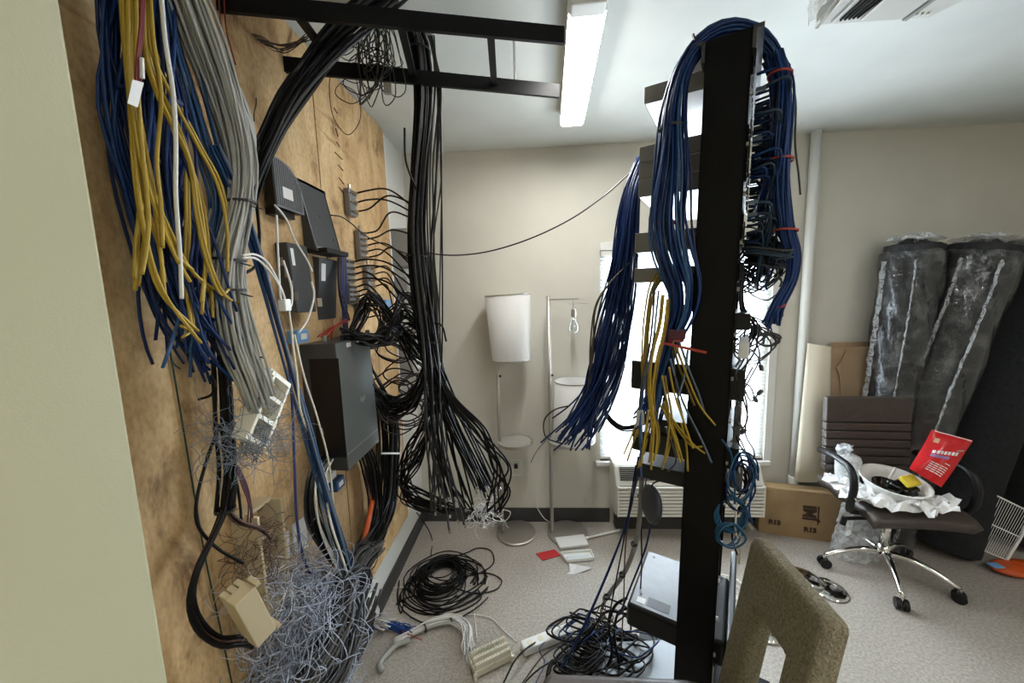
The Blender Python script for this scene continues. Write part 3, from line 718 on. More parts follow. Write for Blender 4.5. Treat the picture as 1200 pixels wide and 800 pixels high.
# coax splitters
SPL = []
def splitter(px, py, n, sz, lab):
    q = W(px, py, .02); t = thing('coax_splitter', lab, 'splitter', W(px, py, 0), 'coax splitters on the plywood')
    h = sz
    SG = mat('cast_grey_splitter', (.22, .22, .23), .38, metal=.6)
    MB().box((XP + .002, q.y - .03, q.z - h), (XP + .028, q.y + .03, q.z + h)).build('body', SG, t, bevel=.005)
    for k in range(n):
        z = q.z - h + (k + .5) * 2*h / n
        MB().box((XP + .028, q.y - .026, z - .004), (XP + .034, q.y + .026, z + .004)).build('fin', SG, t)
        MB().cyl((XP + .02, q.y + .03, z), (XP + .02, q.y + .05, z), .0055, 8).build('connector', BRASS, t)
        MB().cyl((XP + .034, q.y - .01, z), (XP + .054, q.y - .01, z), .0055, 8).build('connector', BRASS, t)
        SPL.append((Vector((XP + .05, q.y - .01, z)), len(SPL)))
    MB().cyl((XP + .015, q.y, q.z + h), (XP + .015, q.y, q.z + h + .022), .006, 8).build('connector', BRASS, t)
for a in ((412, 238, 3, .055, 'topmost grey coax splitter near the plywood edge'), (424, 288, 5, .065, 'tall grey coax splitter second from the top'),
          (433, 325, 4, .055, 'grey coax splitter third from the top near the edge'), (409, 318, 4, .05, 'grey coax splitter right of the slim black box'),
          (412, 345, 4, .04, 'grey coax splitter below and right of the slim black box'), (424, 362, 4, .05, 'lowest grey coax splitter above the big enclosure')):
    splitter(*a)
t = tag(MB().box((XP, W(449, 358).y - .03, W(449, 358).z - .03), (XP + .03, W(449, 358).y + .03, W(449, 358).z + .03)).build('blue_junction', LBLUE, bevel=.004), 'small light blue junction block among the coax loops', 'junction')
# grey boxes on the white wall strip beyond the plywood
for (z0, z1, y0, y1, d, lab) in ((1.74, 1.95, 2.10, 2.30, .10, 'upper grey utility box in the corner beyond the plywood'), (1.60, 1.68, 2.10, 2.22, .08, 'small grey utility box between the two larger ones in the corner'), (1.10, 1.36, 2.08, 2.34, .09, 'lower grey utility box behind the coax loops in the corner')):
    t = thing('utility_box', lab, 'utility box', (-.78, (y0 + y1) / 2, z0))
    MB().box((-.772 if y0 < 2.075 else -.789, y0, z0), (-.789 + d, y1, z1)).build('case', GREYM, t, bevel=.003)
    MB().box((-.789 + d, y0 + .02, z0 + .02), (-.787 + d, y1 - .02, z1 - .02)).build('cover', mat('pale_grey_steel', (.40, .40, .38), .45), t, bevel=.001)
    MB().box((-.787 + d, y0 + .06, z0 + .03), (-.786 + d, y1 - .05, z0 + (z1 - z0) * .5)).build('sticker', PAPER, t)
t = thing('meter_panel', 'silver and clear meter panel behind the coax loops', 'meter', (-.78, 2.2, 1.38))
MB().box((-.789, 2.14, 1.385), (-.70, 2.30, 1.56)).build('case', WHITEP, t, bevel=.004); MB().box((-.70, 2.16, 1.41), (-.68, 2.28, 1.53)).build('cover', CLEARP, t, bevel=.004)
for k in range(4): MB().cyl((-.699, 2.18 + .03*k, 1.54), (-.68, 2.18 + .03*k, 1.54), .005, 8).build('terminal', STEEL, t)
# papers stuck on the plywood
for pts_, lab in ((((322, 632), (338, 621), (340, 652), (325, 671)), 'white paper sheet pinned low on plywood, left of the pair'), (((342, 615), (357, 605), (361, 640), (345, 650)), 'white paper sheet pinned low on plywood, right of the pair')):
    tag(MB().prism([W(a, b, .001) for a, b in pts_], (.0015, 0, 0)).build('paper_sheet', PAPER), lab, 'paper')
# punch-down blocks
def punchblock(name, label, o_, ex, ey, ez, L, H, D, m, teeth=10, open_=False):
    """ex long axis, ey width, ez out"""
    t = thing(name, label, 'terminal block', o_); M = frameM(o_, ex, ey, ez)
    if open_:
        for y_ in (-H/2, H/2): MB(M).box((-L/2, y_ - .004, 0), (L/2, y_ + .004, D)).build('side_rail', m, t, bevel=.0015)
        for k in range(4):
            x = -L/2 + L * k / 3; MB(M).box((x - .005, -H/2, 0), (x + .005, H/2, D*.6)).build('cross_bar', m, t, bevel=.001)
        MB(M).box((-L/2 - .012, -H/2 - .01, D*.2), (-L/2 - .004, H/2 + .014, D)).build('end_rail', m, t, bevel=.0015)
    else:
        MB(M).box((-L/2, -H/2, 0), (L/2, H/2, D*.55)).build('base', m, t, bevel=.002)
        for y_ in (-H/2 + .008, 0, H/2 - .008):
            MB(M).box((-L/2 + .004, y_ - .006, D*.5), (L/2 - .004, y_ + .006, D)).build('terminal_row', m, t, bevel=.0015)
        mb = MB(M)
        for k in range(teeth):
            x = -L/2 + .01 + (L - .02) * k / (teeth - 1)
            for y_ in (-H/2 + .008, 0, H/2 - .008): mb.box((x - .0012, y_ - .003, D), (x + .0012, y_ + .003, D + .003))
        mb.build('metal_clips', STEEL, t)
    for s in (-1, 1): MB(M).box((s*L/2 - .006, -H/2 - .01, 0), (s*L/2 + .006, -H/2, D*.5)).build('foot', m, t, bevel=.001)
    return t
TANB = mat('aged_plastic', (.55, .46, .30), .45)
a, b = W(325, 462, .22), W(290, 500, .16)
ex = (W(345, 475, .20) - W(318, 455, .20)).normalized(); ey = (W(292, 496, .20) - W(325, 462, .20)); ey = (ey - ex * ey.dot(ex)).normalized(); ez = ex.cross(ey)
punchblock('punch_block', 'white open frame punch block hanging at the end of grey cables', W(318, 480, .17), ey, ex, ez, .15, .06, .04, mat('ivory_plastic', (.74, .71, .60), .4), open_=True)
punchblock('punch_block', 'aged see through punch block on the plywood covered in brown wires', W(293, 648, .005), (0, 0, 1), (0, 1, 0), (1, 0, 0), .26, .085, .07, TANB, open_=True)
ex = (W(320, 758, .10) - W(290, 702, .10)).normalized(); ey = -Vector((.35, .9, .1)); ey = (ey - ex * ey.dot(ex)).normalized()
punchblock('punch_block', 'tan punch block hanging loose below at lower left', W(301, 724, .15), ex, ey, ex.cross(ey), .15, .045, .06, TANB)

# ================================================================== LEFT CABLES
LIM = XP + .006
# dark blue bundle at far left
def ceil_pt(p): return Vector((p.x, p.y - .01, CZ - .005))
t = thing('network_cable_bundle', 'thick dark blue network cable bundle hanging at far left of the plywood', 'cable bundle', W(200, 0, .06))
bundle(t, [(ceil_pt(W(158, -70, .09)), .038), (W(158, -70, .09), .040), (W(166, 60, .08), .045), (W(182, 180, .08), .050), (W(200, 270, .08), .058), (W(212, 340, .085), .055), (W(238, 400, .09), .045), (W(262, 440, .10), .030)], 70, .0030, [NAVY, BLUE, NAVY], 1, fray=.04, fs=.5, endvar=.25, startvar=0, wob=.22, samples=24, twist=2.2, lim=LIM)
tie(t, W(176, 120, .08), (0, 0, 1), .050, NAVY)
# slate / denim bundle in the middle
t = thing('network_cable_bundle', 'mixed slate and denim blue cable bundle between yellow and grey cables', 'cable bundle', W(235, 0, .10))
bundle(t, [(ceil_pt(W(196, -60, .12)), .028), (W(196, -60, .12), .030), (W(205, 30, .12), .030), (W(228, 110, .11), .032), (W(250, 190, .10), .030), (W(262, 240, .10), .026), (W(252, 300, .10), .024), (W(235, 380, .10), .022), (W(228, 430, .10), .02)], 26, .0030, [BLUEL, GREYBL, GREYBL, BLUEL, GREY], 2, fray=.03, endvar=.35, lim=LIM)
# grey bundle
t = thing('network_cable_bundle', 'thick light grey cable bundle with black ties ending in a punch block', 'cable bundle', W(270, 0, .12))
gpath = [(ceil_pt(W(196, -70, .15)), .028), (W(202, -50, .15), .028), (W(232, 30, .15), .030), (W(262, 110, .14), .034), (W(280, 180, .13), .032), (W(281, 236, .12), .026), (W(269, 300, .12), .026), (W(268, 340, .12), .026), (W(280, 405, .13), .028), (W(298, 450, .15), .034), (W(310, 482, .165), .030)]
bundle(t, gpath, 62, .0029, [GREY, GREY, GREY, mat('pale_grey_cable_jacket', (.46, .45, .41), .42)], 3, endvar=.06, wob=.16, samples=26, lim=LIM)
for a, b in (((281, 238), (-.1, 0, 1)), ((267, 304), (.1, 0, 1)), ((268, 340), (0, 0, 1)), ((283, 412), (.2, -.3, 1))):
    tie(t, W(a[0], a[1], .12), b, .029, TIE, .005, tail=.025)
# grey loops leaving sideways
for k in range(7):
    j = lambda: rnd.uniform(-6, 6)
    cable(t, [W(262 + 3*k, 100 + j(), .14), W(285 + 2*k, 150 + j(), .15), W(297 + rnd.uniform(-3, 3), 200 + j(), .14), W(288 + j()*.5, 240, .12)], .0030, GREY)
nb = MB(); nest(nb, W(290, 515, .14), (.05, .07, .05), 120, .0007, 5, 8, .02, .6, xmin=LIM)
nb.build('stripped_wires', mat('slate_wire', (.18, .22, .28), .5), t, kind='stuff', smooth=True)
# yellow cables
t = thing('network_cable_bundle', 'loose yellow network cables hanging over the dark blue bundle', 'cable bundle', W(180, 0, .12))
YW = [
 [(140, -40), (148, 60), (155, 130), (160, 200), (168, 262), (190, 340), (235, 402)],
 [(146, -40), (150, 80), (160, 170), (172, 210), (195, 265), (225, 320), (282, 371)],
 [(150, -40), (155, 70), (168, 160), (180, 220), (186, 280), (194, 345)],
 [(143, -40), (150, 90), (156, 160), (166, 220), (160, 290), (159, 340)],
 [(168, -40), (172, 40), (180, 90), (205, 140), (225, 200), (240, 290), (236, 368)],
 [(172, -40), (175, 40), (190, 95), (215, 160), (222, 250), (221, 330), (226, 385), (215, 395)],
 [(170, -40), (178, 60), (200, 110), (232, 170), (255, 215), (266, 265), (267, 318)],
 [(165, -40), (173, 70), (190, 120), (222, 185), (232, 250), (245, 305), (262, 345), (272, 352)],
 [(152, -40), (156, 90), (163, 180), (170, 260), (166, 300), (161, 335)],
 [(147, -40), (152, 100), (165, 190), (185, 250), (205, 300), (222, 330)],
 [(144, -40), (152, 110), (162, 190), (175, 250), (190, 300), (188, 330)],
 [(148, -40), (157, 100), (170, 190), (192, 255), (214, 300), (248, 345)],
 [(172, -40), (180, 50), (188, 110), (184, 190), (188, 240), (190, 290)],
 [(169, -40), (176, 70), (206, 150), (236, 230), (246, 300), (250, 372)]]
for k, q in enumerate(YW):
    for e in range(2):
        if e and k > 9: continue
        jx, jo = rnd.uniform(-5, 5) * e, .135 + rnd.uniform(-.02, .02)
        pts_ = [W(a + jx + rnd.uniform(-1, 1), b - (14 * e if i == len(q) - 1 else 0), jo) for i, (a, b) in enumerate(q)]
        cable(t, [ceil_pt(pts_[0])] + pts_, .0031, YEL, n=6 * len(q) + 6)
# white and red single wires
t = thing('white_cable', 'single white cable hanging over the blue and yellow cables', 'cable', W(200, 0, .16))
cable(t, [ceil_pt(W(184, -50, .17)), W(186, -30, .17), W(194, 50, .17), W(203, 110, .17), W(206, 170, .165), (W(206, 230, .16)), W(211, 300, .15), W(213, 350, .15)], .0034, WHITEC, label='white cable')
t = thing('tagged_red_wires', 'dark red wires with a white paper tag at upper left', 'wire', W(163, 0, .17))
for k in range(3): cable(t, [W(166 + 2*k, -30, .17), W(164 + 2*k, 30, .17), W(160 + 2*k, 70, .17), W(159 + 3*k, 100, .17)], .0016, REDW)
MB().prism([W(155, 93, .172), W(168, 97, .172), W(161, 126, .172), W(149, 121, .172)], (.0008, 0, .0)).build('paper_tag', PAPER, t)
MB().bar(W(165, 68, .172), W(166, 92, .172), .003, .008, (1, 0, 0)).build('paper_tag', PAPER, t)
t = thing('hanging_red_wires', 'thin dark red wires dangling below the ladder rack end', 'wire', lz(250, 0))
for a, b in (((233, -10), (242, 82)), ((256, -10), (268, 70)), ((262, -10), (276, 76))):
    A = lz(*a); cable(t, [A, Y(a[0] + 3, (a[1] + b[1]) / 2, A.y), Y(*b, A.y)], .0016, REDW)
# black feed bundle from the ladder down to the plywood
t = thing('coax_feed_bundle', 'black cable bundle sweeping from the ladder rack down behind the grey bundle', 'cable bundle', lz(450, 0))
ez1 = bundle(t, [(Y(520, -60, 1.22), .04), (Y(450, 2, 1.20), .040), (Y(400, 42, 1.16), .045), (Y(350, 102, 1.08), .045), (W(312, 175, .13), .036), (W(290, 232, .05), .020), (W(274, 275, .03), .014), (W(262, 330, .025), .012)], 26, .0042, [BLK, BLK, GREYD], 8, wob=.18, endvar=.08, fray=.02, lim=LIM)
cable(t, [W(300, 230, .06), W(304, 280, .05), W(300, 310, .06), W(283, 322, .08)], .004, BLK)
t = thing('thin_lead_wires', 'thin black and tan wires straggling under the ladder rack rung', 'wire', lz(330, 40))
for k in range(9):
    j = lambda s=6: rnd.uniform(-s, s)
    cable(t, [lz(282 + j(), 40 + j(3)), lz(305 + j(), 46 + j()), lz(330 + j(), 54 + j(8)), lz(362 + j(), 46 + j(8))], .0014, rnd.choice([BLK, KHAKI, BROWN]))
for k in range(6):
    j = lambda s=5: rnd.uniform(-s, s)
    cable(t, [Y(282 + j(3), 66, 1.1), Y(288 + j(), 95 + j(), 1.1), Y(296 + j(), 118 + j(), 1.08), Y(294 + j(4), 142, 1.06)], .0014, rnd.choice([BLK, KHAKI, BROWN]))
# khaki tangle tied under the ladder
t = thing('tangled_wire_hank', 'tangled hank of khaki wire hanging under the ladder rack', 'wire hank', Y(445, 40, 1.30))
for k in range(16):
    c = Y(445 + rnd.uniform(-22, 26), 92 + rnd.uniform(-22, 22), 1.30 + rnd.uniform(-.03, .03)); top_ = Y(442 + rnd.uniform(-8, 8), 38 + rnd.uniform(-6, 6), 1.30)
    e2 = np.array(tuple(top_ - c)); r_ = np.linalg.norm(e2) * .55 + .02; e2 /= np.linalg.norm(e2); e1 = np.cross(e2, [rnd.uniform(-.6, .6), 1, rnd.uniform(-.3, .3)]); e1 /= np.linalg.norm(e1)
    th = np.linspace(0, 6.2, 34); w_ = rnd.uniform(.018, .05)
    q = np.array(tuple((c + top_) / 2)) + np.outer(np.cos(th), e2) * r_ + np.outer(np.sin(th), e1) * w_ + np.stack([.006*np.sin(3*th + k), .008*np.cos(2*th + k), .004*np.sin(4*th)], 1)
    cable(t, q, .0019, rnd.choice([KHAKI, KHAKI, GREYD, mat('olive_grey_wire', (.10, .10, .075), .45)]), raw=True, sides=5)
for k in range(12):
    P_ = loops(Y(418 + rnd.uniform(-20, 20), 70 + rnd.uniform(-20, 20), 1.28), RT, UP, _F, .02, .05, 1.3, 40 + k, lift=.03, wob=.3, drift=.02)
    cable(t, P_, .0016, rnd.choice([KHAKI, BLK, GREYD]), raw=True, sides=4)
MB().bar(Y(455, 98, 1.255), Y(455, 110, 1.255), .026, .014).build('clip', mat('clip_grey', (.32, .30, .26), .5), t)
cable(t, [Y(392, 62, 1.30), Y(386, 100, 1.30), Y(392, 140, 1.30), Y(408, 158, 1.30), Y(422, 140, 1.30), Y(418, 110, 1.30), Y(400, 98, 1.30)], .0014, BROWN)
# the great black coax trunk
t = thing('coax_cable_bundle', 'long black coax trunk hanging from the ladder rack and fanning out near the floor', 'cable bundle', Y(480, 0, 1.36))
trunkA = [(Y(420, -30, 1.30), .04), (Y(458, 6, 1.32), .034), (Y(486, 40, 1.36), .034), (Y(496, 110, 1.38), .033), (Y(491, 200, 1.40), .032), (Y(488, 280, 1.40), .032), (Y(496, 360, 1.40), .030), (Y(506, 430, 1.40), .034)]
fanB = trunkA + [(Y(530, 490, 1.42), .036), (Y(556, 545, 1.44), .05), (Y(572, 585, 1.46), .055)]
fanC = trunkA + [(Y(512, 490, 1.42), .04), (Y(524, 550, 1.44), .06), (Y(540, 605, 1.46), .075)]
tipw = ('connector', .012, 1.25, mat('silver_connector', (.62, .62, .62), .25, metal=.8))
bundle(t, fanB, 16, .0042, BLK, 11, wob=.12, endvar=.05, samples=30, fray=.02, fs=.8, tip=tipw)
bundle(t, fanC, 19, .0042, [BLK, BLK, GREYD], 12, wob=.14, endvar=.07, samples=30, fray=.03, fs=.75, tip=tipw)
# a few strands of the fan that bow outwards on the right
for k in range(9):
    x1 = 575 + rnd.uniform(0, 26)
    q = [Y(506 + rnd.uniform(-6, 6), 430, 1.39), Y(525 + k*1.5, 470, 1.39), Y(555 + k*2, 508 + rnd.uniform(-6, 6), 1.40), Y(585 + rnd.uniform(-8, 14), 548, 1.42), Y(x1, 575, 1.43), Y(570 + rnd.uniform(-12, 18), 600, 1.44)]
    c_ = cable(t, q, .0040, BLK)
    MB().cyl(q[-1], q[-1] + Vector((rnd.uniform(-.01, .01), 0, -.014)), .005, 6).build('connector', tipw[3], c_)
# outer strands beside the trunk
for k in range(9):
    o_ = rnd.uniform(8, 26); j = lambda s=6: rnd.uniform(-s, s)
    cable(t, [Y(500 + j(10), 10 + j(), 1.38), Y(508 + o_*.3 + j(3), 90, 1.39), Y(495 + o_ + j(4), 200, 1.40), Y(492 + o_ + j(5), 290, 1.40), Y(502 + o_*.7 + j(), 380, 1.40), Y(508 + o_*.4, 450, 1.41), Y(516 + j(14), 530, 1.43), Y(530 + j(26), 595 + j(10), 1.45)], rnd.choice([.003, .0036]), rnd.choice([BLK, KHAKI, GREYD]), n=44)
for z_, r_ in ((300, .036), (400, .036), (60, .038)): tie(t, Y(488 if z_ == 300 else 502 if z_ == 400 else 491, z_, 1.40 if z_ > 100 else 1.37), (0.05, 0, 1), r_)
cable(t, [Y(474, 150, 1.34), Y(476, 190, 1.34), Y(488, 222, 1.36)], .004, BLK)
cable(t, [Y(508, 376, 1.38), Y(518, 382, 1.38), Y(523, 400, 1.38)], .0036, BLK)
# stripped white ends at the bottom of the fan
nb = MB(); nest(nb, Y(566, 600, 1.46), (.05, .05, .035), 60, .0011, 9, 6, .016, .6); nb.build('stripped_ends', PAPER, t, kind='stuff', smooth=True)
# coax arcs between splitters and trunk
t = thing('splitter_leads', 'black coax leads arching from the splitters across to the hanging trunk', 'cable bundle', W(430, 300, .06))
for P0, k in SPL:
    ty = 225 + (P0.z < 1.80) * 60 + (P0.z < 1.70) * 40 + (P0.z < 1.62) * 60 + k * 2.2 % 30
    E_ = Y(486 + rnd.uniform(-4, 6), ty + rnd.uniform(10, 40), 1.42)
    m1 = P0 + Vector((.045, .0, .008)); m2 = P0.lerp(E_, .5) + Vector((.0, .02, .045 + rnd.uniform(-.015, .015)))
    cable(t, [P0, m1, m2, E_], .0036, BLK, n=20)
# dense horizontal loops between enclosure and trunk
t = thing('coax_loops', 'mass of looped black coax between the big enclosure and the trunk', 'cable bundle', W(450, 420, .1))
for k in range(34):
    y_ = 345 + k * 2.0 + rnd.uniform(-8, 8); j = lambda s=6: rnd.uniform(-s, s)
    A = W(408 + j(10), 392 + j(8), .07 + rnd.uniform(0, .05)); B_ = Y(497 + j(4), y_ + 18, 1.42)
    cable(t, [A, W(432 + j(), 398 + j(8), .12 + rnd.uniform(0, .06)), W(456 + j(), 392 + j(12), .22), Y(474 + j(), y_ + j(10), 1.50), B_], .0036, rnd.choice([BLK, BLK, GREYD]), n=24)
for k in range(26):
    j = lambda s=6: rnd.uniform(-s, s); d_ = rnd.uniform(0, 1)
    cable(t, [W(428 + j(), 410 + 40*d_, .05), W(440 + j(), 440 + 35*d_, .12), Y(458 + j(), 462 + 28*d_ + j(), 1.55), Y(482 + j(), 458 + 22*d_ + j(), 1.48), Y(500 + j(4), 425 + 20*d_ + j(), 1.42)], .0036, rnd.choice([BLK, BLK, GREYD]), n=24)
for k in range(22):
    cable(t, loops(Y(472 + rnd.uniform(-12, 12), 410 + rnd.uniform(-50, 90), 1.55 + rnd.uniform(-.05, .05)), RT, UP * .8, _F, .05, .10, 1.15, 60 + k, lift=.05, wob=.25), .0034, rnd.choice([BLK, GREYD]), raw=True)
for k in range(24):
    j = lambda s=6: rnd.uniform(-s, s); d_ = rnd.uniform(0, 1)
    cable(t, [Y(505 + j(5), 455 + 60*d_, 1.43), Y(490 + j(8), 500 + 50*d_, 1.5), Y(472 + j(8), 520 + 55*d_, 1.55), Y(476 + j(10), 560 + 30*d_, 1.55), Y(498 + j(12), 575 + 25*d_, 1.5), Y(520 + j(16), 590 + 14*d_, 1.46)], .0034, rnd.choice([BLK, BLK, GREYD]), n=28)
for k in range(14):
    j = lambda s=5: rnd.uniform(-s, s)
    cable(t, [W(408 + j(), 400 + j(), .06), W(420 + 2*k*.5, 362 + j(8), .10), W(436 + j(8), 350 + j(10), .14), W(452 + j(8), 372 + j(10), .14), W(440 + j(8), 400 + j(6), .12), W(415 + j(), 405 + j(), .10)], .0032, rnd.choice([BLK, BLK, GREYD]), n=30)
# vertical black risers between enclosure and corner, with a grey strap
t = thing('riser_cables', 'upright black and dark grey cables running down beside the enclosure', 'cable bundle', W(455, 520, .04))
bundle(t, [(W(452, 470, .06), .05), (W(455, 530, .06), .05), (W(452, 590, .06), .05), (W(430, 640, .09), .05), (W(408, 668, .11), .045), (W(402, 690, .13), .045)], 40, .0042, [BLK, GREYD, BLK, GREYD], 14, wob=.1, lim=LIM, samples=20)
MB().bar(W(447, 531, .115), W(468, 531, .115), .004, .008).build('strap', WHITEP, t)
bundle(t, [(W(424, 520, .05), .03), (W(434, 550, .05), .03), (W(440, 600, .06), .03), (W(425, 650, .09), .035), (W(405, 680, .13), .04)], 20, .0042, [BLK, GREYD], 15, wob=.1, lim=LIM, samples=18)
cable(t, [W(470, 500, .05), W(468, 560, .05), W(462, 600, .05)], .004, WHITEC)
# dark grey slack coil hanging at lower left
t = thing('grey_slack_coil', 'big hanging slack bunch of dark grey cables low on the plywood', 'cable bundle', W(410, 700, .12))
bundle(t, [(W(440, 640, .10), .035), (W(415, 668, .15), .05), (W(405, 700, .18), .058), (W(400, 740, .20), .062), (W(385, 780, .20), .06), (W(360, 820, .18), .06)], 58, .0042, [GREYD, BLK, GREYD, mat('mid_grey_cable_jacket', (.10, .10, .10), .4)], 16, wob=.14, lim=LIM, samples=22, endvar=.02)
for k in range(8): cable(t, loops(W(402, 712, .18) + Vector((0, 0, rnd.uniform(-.05, .03))), (0.3, .9, .2), (0, .1, 1), (1, 0, 0), .06, .11, 1.0, 80 + k, lift=.05, wob=.2), .0042, GREYD, raw=True)
tie(t, W(425, 655, .13), (-.3, .5, -.8), .05)
# orange conduit
t = thing('orange_conduit', 'orange flexible conduit below the black enclosure', 'conduit', W(432, 560, .05))
cable(t, [W(420, 515, .05), W(432, 540, .05), W(438, 570, .05), W(433, 605, .06), W(426, 635, .08)], .0105, ORANGE, sides=12, n=40, name='conduit')
# black trunk on the left and its loop
t = thing('telephone_cable_bundle', 'black telephone trunk cable looping down the plywood at lower left', 'cable bundle', W(262, 400, .05))
bundle(t, [(W(254, 360, .05), .014), (W(258, 420, .05), .016), (W(263, 500, .05), .017), (W(266, 560, .05), .017), (W(263, 600, .05), .016)], 12, .0042, BLK, 20, wob=.08, endvar=.01, lim=LIM)
bundle(t, [(W(264, 590, .05), .012), (W(250, 625, .05), .012), (W(230, 665, .05), .012), (W(223, 700, .05), .012), (W(232, 733, .06), .012), (W(258, 751, .07), .012), (W(285, 750, .08), .010), (W(300, 755, .09), .008)], 6, .0042, [BLK, BROWN, BLK], 21, wob=.12, endvar=.08, lim=LIM)
bundle(t, [(W(264, 595, .05), .006), (W(280, 612, .06), .006), (W(305, 620, .08), .006), (W(318, 632, .09), .004)], 4, .003, [BROWN, BLK], 22, lim=LIM)
cable(t, [W(258, 497, .05), W(242, 540, .04), W(230, 590, .04), W(232, 615, .04), W(252, 640, .05), W(285, 660, .07)], .0034, BLK, n=40)
cable(t, [W(272, 540, .05), W(280, 580, .05), W(283, 610, .06)], .003, BLK)
for k in range(4): cable(t, [W(276 + k, 545, .06), W(284 + 2*k, 570, .07), W(291 + k, 590, .07), W(294 + rnd.uniform(-4, 4), 612, .06)], .0016, mat('maroon_wire', (.09, .035, .05), .45))
tie(t, W(263, 500, .05), (0, 0, 1), .019); tie(t, W(264, 597, .05), (0, 0, 1), .018)
cable(t, [W(246, 440, .06), W(252, 450, .07), W(248, 462, .06), W(233, 468, .03)], .003, BLK)
nb = MB(); nest(nb, W(300, 650, .06), (.04, .05, .11), 55, .0008, 31, 9, .02, .6, xmin=LIM); nb.build('stripped_wires', BROWN, t, kind='stuff', smooth=True)
# green wire down the plywood
t = thing('green_wire', 'thin dark green wire running straight down the plywood', 'wire', W(200, 415, .004))
cable(t, [W(198, 405, .004), W(206, 450, .004), W(222, 545, .004), W(240, 650, .004), W(258, 735, .004), W(275, 815, .004)], .0018, GREEN, n=30)
cable(t, [W(199, 405, .004), W(203, 425, .004), W(211, 432, .004)], .0016, GREEN)
# blue cables running down past the enclosure
t = thing('denim_cable_run', 'denim blue cables running diagonally down past the big enclosure', 'cable bundle', W(330, 400, .12))
bundle(t, [(W(250, 170, .12), .012), (W(280, 235, .12), .012), (W(305, 310, .12), .012), (W(328, 395, .12), .012), (W(350, 475, .14), .012), (W(375, 560, .15), .014), (W(398, 630, .16), .016), (W(415, 690, .17), .012), (W(425, 720, .16), .01)], 9, .0032, [BLUEL, BLUEL, BLUE, GREYBL], 24, wob=.15, endvar=.06, lim=LIM, samples=28)
bundle(t, [(W(386, 530, .05), .018), (W(366, 562, .07), .02), (W(366, 602, .10), .022), (W(384, 640, .13), .02), (W(402, 660, .15), .02), (W(416, 664, .15), .02)], 14, .0042, [BLK, BLK, GREYD], 25, wob=.1, lim=LIM, endvar=.02)
bundle(t, [(W(392, 530, .06), .012), (W(376, 560, .09), .016), (W(380, 604, .14), .018), (W(396, 650, .17), .016), (W(412, 690, .18), .012)], 10, .0036, [BLK, BLUEL, WHITEC, GREYBL], 26, wob=.1, lim=LIM, endvar=.05)
t = thing('violet_cable', 'single violet blue cable hanging left of the big enclosure', 'cable', W(343, 430, .08))
cable(t, [W(335, 400, .08), W(341, 450, .08), W(345, 540, .08), W(348, 610, .08), W(356, 655, .09), W(372, 690, .12)], .0036, PURP, n=36)
# white flexes by the slim boxes
t = thing('white_flex', 'white flexible leads hanging beside the slim grey box', 'cable', W(320, 320, .1))
for q in ([(284, 299), (298, 298), (312, 306), (326, 330), (334, 352), (332, 362)], [(284, 302), (300, 303), (316, 318), (330, 340), (336, 358)], [(322, 240), (335, 256), (345, 280), (360, 305), (366, 318)], [(365, 330), (368, 345), (360, 375), (350, 390)], [(324, 252), (327, 320), (330, 352), (340, 360), (342, 340), (332, 305)], [(338, 360), (341, 382), (344, 410), (348, 440), (352, 480), (372, 530), (386, 575)], [(345, 392), (356, 440), (372, 490), (385, 540), (391, 590)]):
    cable(t, [W(a, b, .15) for a, b in q], .0026, CREAMP if q[0][0] in (338, 345) else WHITEC)
MB().box((XP + .14, W(333, 352, .15).y - .012, W(333, 355, .15).z - .02), (XP + .16, W(333, 352, .15).y + .012, W(333, 355, .15).z + .01)).build('plug', WHITEP, t, bevel=.003)
# red and blue service wires over the enclosure
t = thing('red_service_wires', 'bright red wires above the big enclosure', 'wire', W(395, 388, .06))
REDB = mat('bright_red_wire', (.42, .02, .02), .4)
for k in range(4): cable(t, [W(372 + 4*k, 395, .06), W(384 + 3*k, 386 - k, .08), W(396 + 3*k, 380 - k, .08), W(406 + k, 376, .07)], .0022, REDB)
cable(t, [W(388, 398, .08), W(390, 388, .09), W(398, 378, .09), W(406, 374, .08)], .0024, REDB)
t = thing('violet_drop_wires', 'blue violet wires dropping beside the slim black box to the enclosure', 'cable', W(401, 300, .04))
for k in range(5): cable(t, [W(400 + k*1.2, 297, .03), W(400 + k*1.5, 340, .05), W(402 + k*1.2, 372, .05), W(404 + k, 398, .05)], .0026, rnd.choice([PURP, BLUE, BROWN]))
for k in range(4): cable(t, [W(396 + k, 300, .03), W(397 + k, 340, .05), W(404 + k*2, 375, .05)], .0024, rnd.choice([BLK, BROWN]))
t = thing('modem_lead', 'thin black lead from the tilted black box to the splitters', 'cable', W(388, 255, .06))
cable(t, [W(388, 252, .05), W(400, 254, .06), W(412, 262, .07), W(428, 276, .08), W(446, 285, .12), Y(484, 300, 1.40)], .0024, BLK)
# pale wire nest at lower left
nb = MB(); nest(nb, W(364, 722, .11), (.05, .075, .10), 330, .0012, 33, 11, .026, .34, xmin=LIM, floor=.01)
nest(nb, W(356, 785, .12), (.055, .085, .09), 260, .0012, 34, 11, .026, .34, xmin=LIM, floor=.01); nest(nb, W(345, 690, .07), (.04, .07, .08), 70, .0008, 35, 9, .024, .5, xmin=LIM)
tag(nb.build('stripped_wire_nest', mat('pale_blue_wire', (.40, .45, .57), .45), smooth=True), 'tangled nest of stripped pale blue and white wires at lower left', 'wire nest', kind='stuff')
nb = MB(); nest(nb, W(330, 700, .07), (.05, .09, .12), 130, .0008, 36, 9, .024, .5, xmin=LIM)
tag(nb.build('stripped_wire_nest', mat('off_white_wire', (.52, .52, .54), .5), smooth=True), 'tangled fluff of stripped off-white wires over the lower punch block', 'wire nest', kind='stuff')
